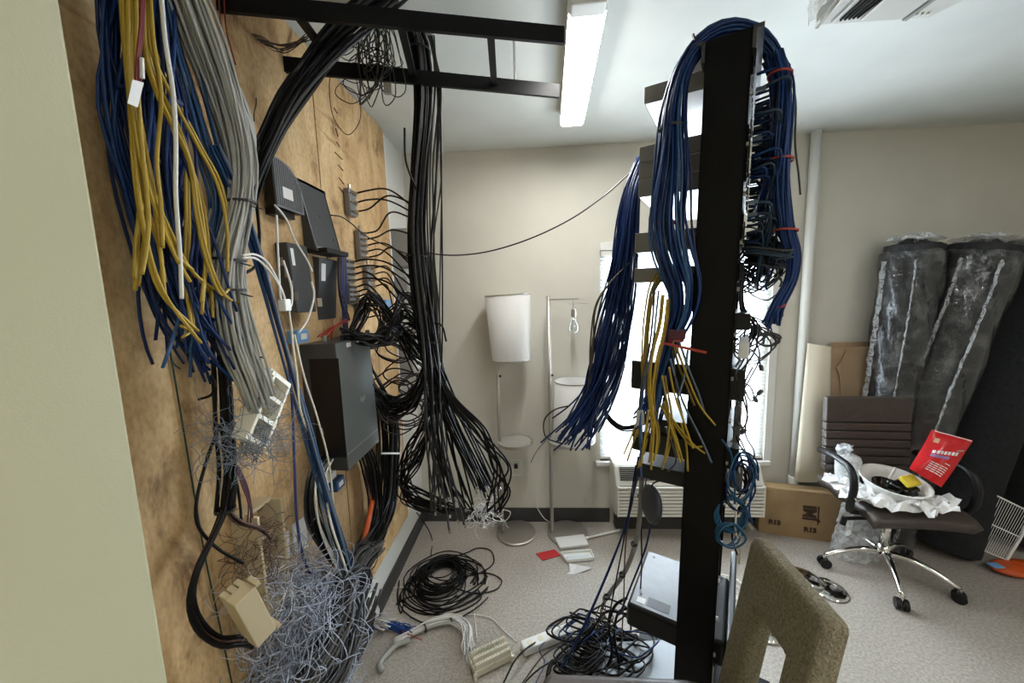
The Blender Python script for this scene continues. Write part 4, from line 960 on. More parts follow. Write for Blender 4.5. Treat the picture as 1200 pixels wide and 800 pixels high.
# white-grey cut cables by the baseboard with blue cores
t = thing('cut_feeder_cable', 'cut white feeder cable with blue cores fanned out beside the baseboard', 'cable', onz(440, 735, .02))
bundle(t, [(W(422, 690, .16), .012), (onz(428, 716, .06), .014), (onz(440, 728, .04), .016), (onz(458, 733, .03), .02)], 18, .0028, [WHITEC, GREY, WHITEC], 50, endvar=.1, fray=.01, lim=-.775)
bundle(t, [(onz(436, 734, .03), .01), (onz(450, 732, .02), .014), (onz(468, 735, .02), .018), (onz(484, 741, .015), .028)], 22, .0024, [BLUE, BLUEL, mat('bright_blue_core', (.02, .08, .38), .4)], 51, endvar=.18, fray=.012, lim=-.775)

# ================================================================== RACK CABLES
def R_(px, py, y): return Y(px, py, y)
# dark navy bundle hanging at the rear left of the rack
t = thing('network_cable_bundle', 'dark navy cable bundle hanging behind the rack devices and splaying left', 'cable bundle', Y(740, 200, 1.30))
bundle(t, [(Y(752, 188, 1.42), .020), (Y(740, 225, 1.36), .028), (Y(733, 285, 1.32), .036), (Y(727, 345, 1.30), .058), (Y(718, 400, 1.28), .062), (Y(705, 450, 1.27), .056), (Y(684, 492, 1.26), .050), (Y(664, 522, 1.25), .045)], 78, .0031, [NAVY, NAVY, BLUE], 101, wob=.16, endvar=.12, fray=.035, fs=.75, samples=28)
# arch bundle: from the rack front, over the top, down the near rear side
t = thing('network_cable_bundle', 'blue cable bundle arching over the rack top and hanging down its left side', 'cable bundle', Y(800, 60, 1.06))
arch = [(Y(912, 92, 1.12), .022), (Y(903, 62, 1.10), .022), (Y(882, 42, 1.08), .022), (Y(850, 37, 1.06), .020), (Y(820, 52, 1.06), .021), (Y(798, 85, 1.05), .024), (Y(788, 130, 1.04), .025), (Y(785, 200, 1.03), .026), (Y(781, 262, 1.03), .022)]
bundle(t, arch + [(Y(788, 298, 1.03), .036), (Y(800, 334, 1.03), .062), (Y(800, 366, 1.03), .052), (Y(789, 397, 1.03), .020), (Y(776, 440, 1.04), .026), (Y(762, 490, 1.05), .030), (Y(752, 502, 1.05), .03)], 46, .0031, [BLUE, BLUE, NAVY, BLUEL], 102, wob=.14, endvar=.12, fray=.02, fs=.85, samples=40)
for a, r_, m_ in (((787, 150), .028, TIE), ((782, 261), .024, REDTIE)): tie(t, Y(*a, 1.03), (0, 0, 1), r_, m_, .006)
tie(t, Y(789, 398, 1.03), (.1, 0, 1), .024, REDTIE, .007)
MB().bar(Y(778, 402, .985), Y(828, 413, .93), .004, .006).build('tie_tail', REDTIE, t)
MB().hexa([Y(a, b, c) for a, b, c in ((782, 398, 1.0), (803, 398, 1.0), (803, 398, 1.05), (782, 398, 1.05), (784, 386, 1.0), (805, 385, 1.0), (805, 385, 1.05), (784, 386, 1.05))]).build('hook_strap', mat('dark_red_strap', (.06, .005, .009), .7), t, bevel=.003)
for k in range(8):
    cable(t, [Y(905 - rnd.uniform(0, 8), 75, 1.10), Y(880, 39 + rnd.uniform(-1, 3), 1.09), Y(848, 36 + rnd.uniform(-1, 3), 1.07), Y(815, 48 + rnd.uniform(-2, 4), 1.07), Y(806, 62, 1.08)], .003, BLK)
MB().bar(Y(815, 50, 1.04), Y(812, 40, 1.04), .006, .004).build('cable_tie', TIE, t)
# right bundle in front of the rack
t = thing('network_cable_bundle', 'blue cable bundle with four red ties hanging in front of the rack on the right', 'cable bundle', Y(915, 90, 1.05))
bundle(t, [(Y(905, 66, 1.06), .022), (Y(914, 95, 1.05), .022), (Y(916, 135, 1.04), .026), (Y(914, 185, 1.04), .025), (Y(916, 230, 1.04), .026), (Y(921, 270, 1.04), .022), (Y(929, 300, 1.04), .022), (Y(926, 328, 1.04), .020), (Y(911, 358, 1.04), .015), (Y(902, 382, 1.04), .022)], 44, .0031, [BLUE, NAVY, BLUE], 103, wob=.14, endvar=.05, fray=.012, fs=.9, samples=36)
for a, r_ in (((914, 88), .025), ((914, 188), .028), ((921, 270), .025), ((910, 359), .018)): tie(t, Y(*a, 1.04), (.1 if a[1] < 300 else -.4, 0, 1), r_, REDTIE, .005, tail=.0)
cable(t, [Y(925, 85, 1.1), Y(932, 115, 1.1), Y(932, 170, 1.1), Y(936, 205, 1.1), Y(938, 228, 1.1)], .0024, KHAKI)
cable(t, [Y(912, 98, 1.04), Y(907, 120, 1.04), Y(908, 140, 1.05)], .0024, BLK)
# patch leads from the front ports to the right bundle
t = thing('patch_leads', 'dark teal patch leads plugged into the rack front', 'cable bundle', RK(.25, -.05, 1.8))
for k in range(150):
    z = rnd.choice([2.09, 2.04, 1.99, 1.93, 1.89, 1.84, 1.78, 1.73, 1.69]) + rnd.uniform(-.012, .012)
    w_ = rnd.uniform(.05, .48); A = RK(w_, -.012, z)
    E_ = Vector((Y(910, 180, 1.10).x + rnd.uniform(-.03, .0), 1.10 + rnd.uniform(-.01, .06), z - rnd.uniform(.03, .14)))
    M1 = A - RB * rnd.uniform(.03, .07) + Vector((0, 0, rnd.uniform(-.01, .01))); M2 = M1.lerp(E_, .55) + Vector((0, 0, -rnd.uniform(-.01, .07)))
    c_ = cable(t, [A, M1, M2, E_], .0035, rnd.choice([TEAL, NAVY, TEAL, BLUE]), n=18, sides=5)
    if k % 6 == 0: MB().bar(A, A - RB * .022, .011, .009).build('plug', mat('clear_plug', (.10, .13, .16), .2), c_)
for k in range(26):
    z = 1.62 + rnd.uniform(-.02, .03); A = RK(rnd.uniform(.05, .3), -.012, z + .02)
    cable(t, [A, A - RB * .10 + Vector((0, 0, -.02)), Y(895 + rnd.uniform(-10, 8), 292 + rnd.uniform(-34, 10), 1.14 + rnd.uniform(-.04, .03)), Y(908, 262 + rnd.uniform(-20, 10), 1.12)], .0029, rnd.choice([TEAL, TEAL, GREYD]), n=18)
# black tangle below
t = thing('tangled_patch_leads', 'tangle of black leads on the rack front beside the bright window', 'cable bundle', RK(.2, -.1, 1.5))
for k in range(24):
    c_ = Y(886 + rnd.uniform(-16, 18), 312 + rnd.uniform(-22, 26), 1.15 + rnd.uniform(-.06, .06))
    cable(t, loops(c_, RT, UP, _F, .03, .075, 1.2, 200 + k, lift=.06, wob=.3, drift=.02), .0026, rnd.choice([TEAL, BLK, GREYD]), raw=True, sides=5)
for k in range(5):
    c_ = Y(886 + rnd.uniform(-14, 14), 395 + rnd.uniform(-12, 12), 1.12 + rnd.uniform(-.03, .03))
    cable(t, loops(c_, RT, UP, _F, .03, .06, 1.4, 230 + k, lift=.04, wob=.3, drift=.02), .0024, rnd.choice([BLK, GREYD]), raw=True, sides=5)
cable(t, loops(Y(900, 397, 1.12), RT, UP * .6, _F, .03, .042, 2.2, 240, lift=.02, wob=.2, drift=.005), .003, GREYD, raw=True)
for k in range(7):
    j = lambda s=8: rnd.uniform(-s, s)
    cable(t, [Y(872 + j(4), 320 + j(14), 1.1), Y(868 + j(4), 360, 1.1), Y(880 + j(), 380 + j(), 1.11), Y(876 + j(10), 410 + j(), 1.12)], .0026, rnd.choice([BLK, GREYD]))
# power cords with plugs hanging on the right
t = thing('hanging_power_cords', 'thin black power cords with plugs dangling on the right of the rack', 'power cord', Y(880, 400, 1.1))
for q in ([(880, 395), (872, 420), (862, 440), (872, 455), (880, 470), (888, 462)], [(890, 380), (885, 410), (872, 430), (860, 442), (878, 452), (884, 465)], [(862, 430), (876, 408), (888, 418), (891, 428)], [(885, 395), (890, 420), (878, 445), (868, 465), (866, 490), (872, 505), (866, 498)],
          [(876, 420), (870, 460), (876, 490), (868, 505), (856, 518), (868, 508)], [(882, 430), (872, 452), (876, 480), (874, 510), (884, 530), (878, 548)], [(866, 462), (862, 490), (864, 515), (880, 538)], [(858, 500), (870, 520), (878, 545), (876, 575)]):
    P_ = [Y(a, b, 1.0 + .02 * (i % 2)) for i, (a, b) in enumerate(q)]
    c_ = cable(t, P_, .0022, rnd.choice([BLK, GREYD, GREYD]))
    d = (P_[-1] - P_[-2]).normalized(); MB().bar(P_[-1], P_[-1] + d * .022, .010, .008).build('plug', CHAR, c_, bevel=.002)
# blue coil and blue loops lower right of the rack
t = thing('blue_cable_coil', 'coiled teal blue patch cable hanging low on the rack front', 'cable', Y(846, 610, 0.97))
BLT = mat('teal_blue_cable', (.010, .075, .16), .35)
cable(t, loops(Y(861, 606, 0.97), RT, UP * 1.15, _F, .034, .043, 7, 300, lift=.03, wob=.06, drift=.004), .0028, BLT, raw=True)
cable(t, loops(Y(858, 628, 0.96), RT, UP, _F, .028, .036, 3, 301, lift=.02, wob=.1, drift=.004), .0028, BLT, raw=True)
cable(t, [Y(861, 590, 0.97), Y(861, 560, 0.98), Y(856, 530, 0.98), Y(846, 515, 0.97)], .0028, BLT)
t = thing('blue_lead_loops', 'thin dark blue lead loops hanging at waist height on the rack front', 'cable', Y(868, 540, 0.99))
for k in range(9):
    cable(t, loops(Y(864 + rnd.uniform(-10, 12), 560 + rnd.uniform(-18, 22), 0.99 + rnd.uniform(-.03, .03)), RT * .7, UP * 1.3, _F, .025, .055, 1.15, 310 + k, lift=.03, wob=.2), .0024, rnd.choice([BLUE, NAVY, BLK, BLT]), raw=True, sides=5)
for q in ([(875, 530), (882, 560), (878, 600), (882, 612)], [(868, 535), (876, 570), (872, 590), (862, 605), (858, 630), (864, 650)]):
    cable(t, [Y(a, b, 0.99) for a, b in q], .0026, BLUE if q[0][0] > 870 else BLK)
cable(t, [Y(863, 592, 0.98), Y(862, 620, 0.98), Y(867, 645, 0.98), Y(866, 660, 0.98)], .0028, CREAMP)
MB().bar(Y(876, 612, 0.98), Y(882, 619, 0.98), .010, .008).build('plug', STEEL, t)
# yellow leads on the rack rear
t = thing('yellow_lead_bundle', 'yellow network leads with splayed ends hanging among blue cables on the rack', 'cable bundle', Y(765, 320, 1.02))
YR = [[(782, 312), (768, 328), (759, 370), (756, 420), (756, 470), (748, 500), (735, 540)], [(780, 316), (765, 335), (757, 380), (754, 430), (752, 480), (742, 520)], [(779, 318), (763, 345), (756, 400), (757, 450), (760, 490), (752, 530), (748, 548)],
      [(778, 345), (774, 380), (764, 420), (762, 460), (766, 500), (763, 550)], [(782, 350), (778, 385), (768, 430), (764, 470), (770, 510), (767, 540)],
      [(776, 440), (784, 490), (782, 520), (776, 550)], [(778, 470), (786, 500), (794, 530), (797, 542)], [(780, 480), (790, 505), (800, 540)], [(777, 475), (795, 500), (815, 523), (826, 531)], [(792, 405), (805, 440), (820, 475), (838, 498)], [(788, 400), (796, 430), (806, 455), (814, 475)],
      [(798, 495), (804, 520), (806, 552)], [(760, 480), (756, 510), (751, 546)], [(784, 430), (790, 460), (800, 490), (812, 525)]]
for k, q in enumerate(YR):
    for e in range(2 if k < 9 else 1):
        dx = rnd.uniform(-4, 4) * e; yd = (1.09 if k < 3 else 1.0) + rnd.uniform(-.02, .02)
        cable(t, [Y(a + dx, b - (8*e if i == len(q) - 1 else 0), yd) for i, (a, b) in enumerate(q)], .0028, YEL if (k + e) % 5 else mat('dull_yellow_jacket', (.30, .20, .03), .4), n=6*len(q))
t = thing('slate_lead_ends', 'slate and blue loose cable ends hanging between the yellow leads', 'cable', Y(775, 450, 1.0))
for q in ([(796, 400), (808, 435), (820, 465), (826, 485)], [(788, 405), (792, 450), (800, 490)], [(785, 420), (800, 470), (822, 515), (834, 542)], [(768, 330), (762, 400), (752, 450), (748, 490)], [(772, 340), (764, 410), (752, 470), (752, 520)], [(755, 440), (750, 500), (752, 560)], [(793, 470), (802, 440), (806, 410)], [(780, 500), (792, 540), (783, 552)]):
    cable(t, [Y(a, b, .995 + rnd.uniform(-.01, .01)) for a, b in q], .0028, rnd.choice([GREYBL, BLUEL, GREYD]))
MB().hexa([Y(a, b, c) for a, b, c in ((745, 499, .99), (756, 498, .99), (756, 498, 1.01), (745, 499, 1.01), (746, 480, .99), (754, 480, .99), (754, 480, 1.01), (746, 480, 1.01))]).build('connector_block', GREY, t, bevel=.003)
# brown lead at the far left of the rack
t = thing('brown_lead', 'brown lead bowing out left of the navy bundle', 'cable', Y(720, 330, 1.25))
for e in (0, 3): cable(t, [Y(738, 308, 1.28), Y(716, 330, 1.26), Y(699, 355 + e, 1.25), Y(692 + e, 400, 1.25), Y(691 + e*.6, 440, 1.25), Y(688, 465, 1.25)], .0028, mat('brown_cable', (.10, .075, .04), .4))
cable(t, [Y(668, 475, 1.24), Y(650, 480, 1.24), Y(638, 492, 1.24), Y(640, 512, 1.24), Y(660, 520, 1.24)], .0024, BLK)
# black sling of cable behind
t = thing('black_cable_sling', 'black cable sling drooping behind the splayed navy ends', 'cable bundle', Y(725, 490, 1.3))
bundle(t, [(Y(704, 470, 1.34), .010), (Y(712, 490, 1.34), .012), (Y(728, 502, 1.33), .012), (Y(748, 500, 1.30), .010), (Y(768, 488, 1.27), .01)], 9, .0036, BLK, 104, wob=.1)
# black cable crossing the room
t = thing('crossing_cable', 'single thin black cable strung from the coax trunk across to the rack', 'cable', Y(620, 280, 1.35))
cable(t, [Y(497, 296, 1.40), Y(530, 299, 1.40), Y(570, 295, 1.40), Y(620, 280, 1.40), Y(670, 256, 1.40), Y(710, 228, 1.40), Y(748, 195, 1.42), Y(775, 180, 1.38)], .0028, mat('dark_maroon_cable', (.018, .010, .014), .35), n=50)
# leads from the rack to the floor tangle
t = thing('dropping_leads', 'dark leads dropping from the rack rear down to the floor tangle', 'cable bundle', Y(735, 560, 1.2))
for q, m_ in (([(752, 520), (742, 580), (728, 630), (700, 700), (672, 760), (655, 785)], NAVY), ([(748, 535), (738, 600), (716, 660), (690, 720), (662, 778)], NAVY), ([(756, 530), (740, 590), (733, 640), (731, 700), (728, 760)], BROWN), ([(760, 545), (752, 600), (752, 660), (750, 700)], BLK), ([(765, 600), (757, 640), (738, 690), (726, 720)], NAVY), ([(745, 545), (735, 610), (722, 680), (712, 730)], BLK)):
    cable(t, [Y(a, b, 1.20) for a, b in q], .0032 if m_ is NAVY else .0024, m_, n=36)
t = thing('grey_sleeved_cable', 'grey sleeved cable with black bands hanging down left of the rack post', 'cable', Y(750, 570, 1.18))
P_ = [Y(752, 558, 1.18), Y(750, 600, 1.19), Y(745, 635, 1.20), Y(733, 668, 1.21), Y(718, 690, 1.22), Y(708, 704, 1.22)]
cable(t, P_, .008, mat('translucent_grey_sleeve', (.20, .20, .19), .3), n=40, sides=10)
for a, b in ((751, 581), (743, 637), (729, 673), (711, 699)):
    tie(t, Y(a, b, 1.20), (-.2 if b > 620 else 0, 0, 1), .0085, TIE, .008)
for k in range(7): cable(t, [Y(709, 702, 1.22), Y(704 + rnd.uniform(-6, 6), 718, 1.22), Y(712 + rnd.uniform(-16, 14), 735 + rnd.uniform(-8, 10), 1.24)], .0014, rnd.choice([BROWN, BLK, GREYD]))
# grey speaker-shaped adapter hanging
t = thing('hanging_access_point', 'flat dark grey disc device hanging by its lead under the rack units', 'access point', Y(762, 585, 1.1))
c = Y(763, 590, 1.10); M = frameM(c, Vector((.75, -.62, .1)).normalized(), Vector((.1, .2, .97)).normalized(), Vector((.75, -.62, .1)).normalized().cross(Vector((.1, .2, .97)).normalized()))
M = frameM(c, *[Vector(v) for v in (lambda n: (n.cross(Vector((0, 0, 1))).normalized(), n.cross(Vector((0, 0, 1))).normalized().cross(n) * -1, n))(Vector((-1, -.12, .1)).normalized())])
MB(M).lathe([(.001, -.012), (.050, -.012), (.058, -.004), (.058, .004), (.045, .012), (.001, .014)], n=26).build('case', mat('slate_plastic', (.028, .033, .045), .4), t, smooth=True)
MB(M).lathe([(.001, -.024), (.022, -.024), (.026, -.012), (.001, -.012)], n=16).build('mount', CHAR, t)
cable(t, [c + Vector((0, 0, .055)), Y(766, 566, 1.1), Y(776, 562, 1.1), Y(788, 556, 1.1)], .0024, BLK)

# ================================================================== FLOOR THINGS
# tangle under the rack
t = thing('floor_cable_tangle', 'black heap of tangled power cords and adapters on the floor left of the rack', 'cable heap', onz(700, 770, 0))
FC = onz(700, 780, 0)
for k in range(52):
    c_ = FC + Vector((rnd.uniform(-.11, .13), rnd.uniform(-.10, .10), .01 + rnd.uniform(0, .05)))
    cable(t, loops(c_, (1, 0, 0), (0, 1, 0), (0, 0, 1), .03, .09, 1.3, 400 + k, lift=.12, wob=.35, drift=.03), rnd.choice([.0034, .0042, .0048]), rnd.choice([BLK, BLK, BLK, BLK, NAVY, WHITEC if k % 9 == 0 else BLK]), raw=True, sides=5)
for q, m_, r_ in (([(590, 800), (606, 770), (640, 748), (672, 750), (690, 760)], BLK, .004), ([(612, 800), (640, 765), (668, 755), (690, 770)], GREYD, .003), ([(642, 738), (650, 732), (660, 738), (668, 750), (660, 775)], BLUEL, .002), ([(655, 770), (630, 785), (615, 800), (612, 815)], BLK, .0034), ([(640, 750), (632, 762), (638, 775), (628, 800)], BLUE, .0022)):
    cable(t, [onz(a, b, .02 + .05*(i % 2)) for i, (a, b) in enumerate(q)], r_, m_, n=30)
for a, b, s, rz in ((712, 758, 1.0, .5), (664, 780, .8, 1.2), (744, 752, .6, .2), (690, 772, .7, -.4)):
    q = onz(a, b, .07); M = Matrix.Translation(q) @ Matrix.Rotation(rz, 4, 'Z') @ Matrix.Rotation(.5, 4, 'X')
    MB(M).box((-.03*s, -.045*s, -.017*s), (.03*s, .045*s, .017*s)).build('power_adapter', BLACKP, t, bevel=.004)
cable(t, [Y(735, 700, 1.25), Y(722, 708, 1.25), Y(714, 730, 1.27), Y(716, 770, 1.3), Y(700, 800, 1.3)], .005, BLK)
cable(t, [Y(737, 712, 1.24), Y(726, 716, 1.25), Y(720, 740, 1.27), Y(726, 780, 1.3)], .005, BLK)
cable(t, [Y(738, 720, 1.24), Y(712, 716, 1.26), Y(695, 736, 1.3), Y(672, 760, 1.34)], .005, BLK)
cable(t, [onz(690, 788, .10), onz(735, 776, .13), onz(760, 766, .13), onz(766, 748, .13), onz(752, 738, .13), onz(728, 744, .12)], .004, BLK, n=36)
q = cable(t, [onz(664, 790, .05), onz(648, 775, .06), onz(640, 800, .05)], .009, BLK, sides=8)
# black cable coil on the floor by the wall
t = thing('floor_cable_coil', 'loose coil of black coax lying on the floor near the left wall', 'cable coil', onz(520, 680, 0))
FC = onz(517, 680, 0)
cable(t, loops(FC, (1, 0, 0), (0, 1, 0), (0, 0, 1),   .08, .16, 24, 500, lift=.07, wob=.08, drift=.02, per=30), .0034, BLK, raw=True)
for k in range(9): cable(t, loops(FC + Vector((.03, -.03, .006)), (1, 0, 0), (0, 1, 0), (0, 0, 1), .12, .23, 1.0, 510 + k, lift=.02, wob=.15, drift=.05), .0034, BLK, raw=True)
for q in ([(520, 655), (545, 648), (560, 642), (575, 645), (578, 660), (560, 672), (540, 676)], [(550, 672), (575, 672), (588, 680), (582, 690), (560, 695), (535, 690)], [(470, 702), (490, 715), (520, 720), (548, 712), (564, 700), (560, 690)], [(464, 708), (478, 700), (500, 696), (520, 690)], [(468, 680), (466, 700), (470, 718), (474, 702)], [(463, 650), (458, 640), (462, 625), (480, 605), (485, 595)], [(505, 650), (506, 630), (497, 612), (488, 600)]):
    cable(t, [onz(a, b, .006 if b > 628 else .05 + (628 - b) * .004) for a, b in q], .0034, BLK, n=36)
# thin white flex across the floor
t = thing('thin_white_flex', 'thin white flex trailing across the floor by the black coil', 'cable', onz(600, 735, 0))
for q in ([(430, 702), (445, 692), (470, 688), (490, 690)], [(535, 722), (552, 720), (575, 724), (590, 738), (606, 752)], [(555, 712), (557, 730), (559, 748)]): cable(t, [onz(a, b, .005) for a, b in q], .0024, WHITEC, n=24)
# white multi-pair cable to the block on the floor
t = thing('multipair_cable', 'white multi pair cable with grey sheath curving over the floor to a punch block', 'cable', onz(480, 745, 0))
bundle(t, [(onz(462, 752, .02), .014), (onz(480, 742, .02), .015), (onz(505, 730, .025), .014), (onz(528, 725, .03), .014), (onz(545, 735, .03), .02), (onz(548, 755, .025), .028), (onz(549, 772, .02), .032)], 26, .0022, [WHITEC, PAPER, WHITEC], 60, wob=.12, endvar=.12, fray=.015, fs=.75, samples=26)
cable(t, [onz(448, 786, .012), onz(445, 778, .014), onz(452, 768, .014), onz(464, 756, .018), onz(480, 750, .02)], .011, GREY, sides=10, n=30, name='sheath')
for a in ((498, 736), (528, 727)): tie(t, onz(*a, .025), (.8, .6, 0), .016)
cable(t, [onz(468, 738, .02), onz(486, 746, .03), onz(495, 750, .02)], .002, mat('red_core', (.4, .04, .03), .5))
ex = (onz(598, 757, .03) - onz(553, 779, .03)); ex.z = 0; ex.normalize(); ey = Vector((-ex.y, ex.x, 0))
t2 = punchblock('punch_block', 'long cream punch block lying on the floor at the end of white wires', onz(575, 775, .005), ex, ey, (0, 0, 1), .17, .075, .055, CREAMP, teeth=14)
nb = MB(); nest(nb, onz(572, 758, .05), (.07, .03, .02), 26, .0007, 61, 7, .02, .4, floor=.005); nb.build('stray_wires', mat('pale_green_wire', (.34, .36, .28), .5), t2, kind='stuff', smooth=True)
# white power strip
t = thing('power_strip', 'white power strip lying on the floor beside the cable heap', 'power strip', onz(640, 750, 0))
A, B_ = onz(612, 760, .02), onz(668, 738, .02); MB().bar(A, B_, .05, .036).build('body', WHITEP, t, bevel=.006)
for k in range(4):
    q = A.lerp(B_, .15 + .22*k); MB().cyl((q.x, q.y, .038), (q.x, q.y, .0395), .013, 12).build('socket', CREAMP, t)
# litter: clamshell, red card, paper, tube
t = thing('plastic_tray', 'open white plastic tray with lid on floor in front of the lamps', 'tray', onz(674, 640, 0))
def slab(pts_, z0, z1, m, nm, par, bv=.003):
    P0 = [onz(a, b, z0) for a, b in pts_]; return MB().prism(P0, (0, 0, z1 - z0)).build(nm, m, par, bevel=bv)
slab([(657, 648), (692, 645), (696, 654), (664, 657)], .001, .008, WHITEP, 'tray_base', t)
for a, b in (((657, 648), (692, 645)), ((692, 645), (696, 654)), ((696, 654), (664, 657)), ((664, 657), (657, 648))): MB().bar(onz(*a, .012), onz(*b, .012), .008, .02).build('rim', WHITEP, t, bevel=.003)
slab([(664, 653), (690, 651), (692, 655), (668, 657)], .008, .012, mat('pale_blue_inner', (.62, .70, .74), .4), 'insert', t, 0)
slab([(650, 632), (684, 628), (690, 640), (656, 644)], .004, .02, WHITEP, 'lid', t)
tag(slab([(628, 649), (650, 644), (657, 651), (636, 657)], .001, .006, mat('red_card', (.50, .02, .025), .5), 'red_card', None, .001), 'small red card on the floor beside the white tray', 'card')
t = thing('folded_paper', 'crumpled white paper scrap on the floor below the white tray', 'paper', onz(680, 665, 0))
MB().add([onz(667, 660, .002), onz(694, 665, .012), onz(676, 672, .002), onz(668, 673, .002), onz(678, 662, .03)], [(0, 4, 3), (0, 1, 4), (4, 1, 2), (4, 2, 3)]).build('fold', PAPER, t, solid=.001)
MB().add([onz(664, 672, .002), onz(672, 668, .006), onz(674, 673, .002)], [(0, 1, 2)]).build('scrap', PAPER, t, solid=.001)
t = thing('white_tube', 'thin white tube lying on the floor toward the wall heater', 'tube', onz(705, 627, 0))
MB().cyl(onz(688, 630, .012), onz(726, 621, .012), .007, 10).build('tube_body', WHITEP, t, smooth=True); MB().cyl(onz(686, 630.5, .012), onz(689, 630, .012), .009, 10).build('cap', PAPER, t)

# ================================================================== FLOOR LAMPS
def disc_lamp(name, label, base, pole, top_z, shelf):
    t = thing(name, label, 'floor lamp', (base.x, base.y, 0))
    MB().lathe([(.001, .0), (.126, .0), (.130, .004), (.130, .014), (.124, .018), (.001, .018)], (base.x, base.y, 0), 40).build('base', NICKEL, t, bevel=0)
    MB().cyl((pole.x, pole.y, .02), (pole.x, pole.y, top_z), .0115, 16).build('pole', NICKEL, t, smooth=True)
    MB().lathe([(.001, 0), (.105, 0), (.108, .004), (.108, .012), (.104, .015), (.001, .015)], (shelf.x, shelf.y, shelf.z), 36).build('shelf', CLEARP if 'bare' in label else mat('pale_glass_shelf', (.45, .44, .40), .15, metal=.2), t)
    MB().lathe([(.104, -.002), (.112, -.002), (.112, .017), (.104, .017), (.104, -.002)], (shelf.x, shelf.y, shelf.z), 36).build('shelf_rim', NICKEL, t)
    MB().cyl((pole.x + .011, pole.y, 1.06), (pole.x + .024, pole.y, 1.06), .007, 10).build('switch_knob', BLACKP, t)
    return t
PY = 2.26
pl = Y(587, 560, PY); sh = Y(604, 519, PY)
l1 = disc_lamp('floor_lamp', 'brushed nickel floor lamp with white drum shade, left of the pair', Vector((pl.x + .09, PY, 0)), Vector((pl.x, PY, 0)), 1.35, Vector((sh.x, PY, sh.z)))
s0, s1 = Y(597, 345, PY), Y(600, 421, PY)
M = Matrix.Translation(((s0.x + s1.x) / 2, PY, s1.z)) @ Matrix.Rotation(math.radians(-2), 4, 'Y')
hs = s0.z - s1.z
MB(M).lathe([(.120, 0), (.138, hs), (.136, hs), (.118, 0), (.120, 0)], n=44).build('lamp_shade', SHADE, l1, smooth=True)
MB(M).lathe([(.1195, -.001), (.1225, -.001), (.1225, .006), (.1195, .006), (.1195, -.001)], n=44).build('shade_ring', NICKEL, l1)
MB(M).lathe([(.1365, hs - .005), (.1395, hs - .005), (.1395, hs + .001), (.1365, hs + .001), (.1365, hs - .005)], n=44).build('shade_ring', NICKEL, l1)
pl = Y(645, 500, PY); sh = Y(657, 518, PY); tp = Y(644, 347, PY)
l2 = disc_lamp('floor_lamp', 'bare brushed nickel floor lamp with exposed bulb, right of the pair', Vector((pl.x + .10, PY, 0)), Vector((pl.x, PY, 0)), tp.z, Vector((sh.x + .03, PY, sh.z)))
e = Y(678, 350, PY)
MB().bar((pl.x, PY, e.z), (e.x, PY, e.z), .008, .008).build('arm', NICKEL, l2)
ac_ = Y(672, 352, PY); MB().cyl((ac_.x, PY, ac_.z), (ac_.x, PY, ac_.z - .05), .004, 8).build('stem', NICKEL, l2)
MB().cyl((ac_.x, PY, ac_.z - .05), (ac_.x, PY, ac_.z - .10), .015, 16).build('socket', NICKEL, l2, bevel=.003)
bz = ac_.z - .10
MB().lathe([(.012, 0), (.014, -.02), (.022, -.04), (.030, -.062), (.028, -.082), (.016, -.096), (.001, -.10)], (ac_.x, PY, bz), 24).build('bulb', BULB, l2, smooth=True)
MB().lathe([(.001, -.035), (.006, -.04), (.008, -.06), (.001, -.066)], (ac_.x, PY, bz), 10).build('bulb_core', WHITEP, l2)
MB().bar((ac_.x - .03, PY, ac_.z - .02), (ac_.x + .09, PY, ac_.z - .02), .003, .003).build('shade_spider', NICKEL, l2)
sc_ = Y(680, 517, PY); st = Y(682, 446, PY)
t = thing('spare_lamp_shade', 'white drum lamp shade resting on the bare lamp shelf', 'lamp shade', (sh.x + .05, PY, sh.z + .015))
hz = st.z - sh.z - .015
MB().lathe([(.132, 0), (.118, hz), (.116, hz), (.130, 0), (.132, 0)], (sh.x + .085, PY, sh.z + .016), 44).build('shade_fabric', SHADE, t, smooth=True)
MB().lathe([(.1165, hz - .005), (.1195, hz - .005), (.1195, hz + .001), (.1165, hz + .001), (.1165, hz - .005)], (sh.x + .085, PY, sh.z + .016), 44).build('shade_ring', NICKEL, t)
t = thing('lamp_cord', 'white lamp cord drooping from shelf to the floor between the lamps', 'cord', Y(630, 560, PY))
cable(t, [Y(655, 500, 2.2), Y(640, 525, 2.22), Y(632, 560, 2.25), Y(628, 590, 2.27), Y(636, 605, 2.27), onz(645, 612, .01)], .0026, WHITEC, n=36)
cable(t, [Y(640, 515, 2.22), Y(628, 530, 2.24), Y(622, 542, 2.25)], .0022, BLK)
cable(t, [Y(590, 598, 2.2), Y(580, 600, 2.2), Y(578, 608, 2.2), Y(592, 610, 2.2), Y(598, 600, 2.2), Y(586, 596, 2.2)], .003, WHITEC, n=36)

# ================================================================== WALL HEATER / AC UNIT
t = thing('wall_heater_unit', 'cream louvred wall heater and air conditioner unit under the window', 'air conditioner', (.94, 2.3, .15))
CRM = mat('cream_unit_plastic', (.62, .60, .54), .42)
x0, x1, yf, yb = .495, 1.39, 2.19, 2.398
prof = [(yb, .155), (yf + .035, .155), (yf + .006, .19), (yf, .22), (yf, .37), (yf + .02, .405), (yf + .055, .475), (yf + .075, .485), (yb, .485)]
MB().prism([(x0, a, b) for a, b in prof], (x1 - x0, 0, 0)).build('cabinet', CRM, t, bevel=.014, seg=3)
MB().box((x0 + .02, yf - .004, .178), (x1 - .02, yf + .02, .372)).build('grille_recess', mat('shadow_beige', (.20, .19, .165), .6), t)  # dark panel paints the shade in the gaps between the louvers
for k in range(9):
    z = .176 + k * .0222
    MB().box((x0 + .010, yf - .016, z), (x1 - .010, yf + .02, z + .0145)).build('louver', CRM, t, bevel=.003)
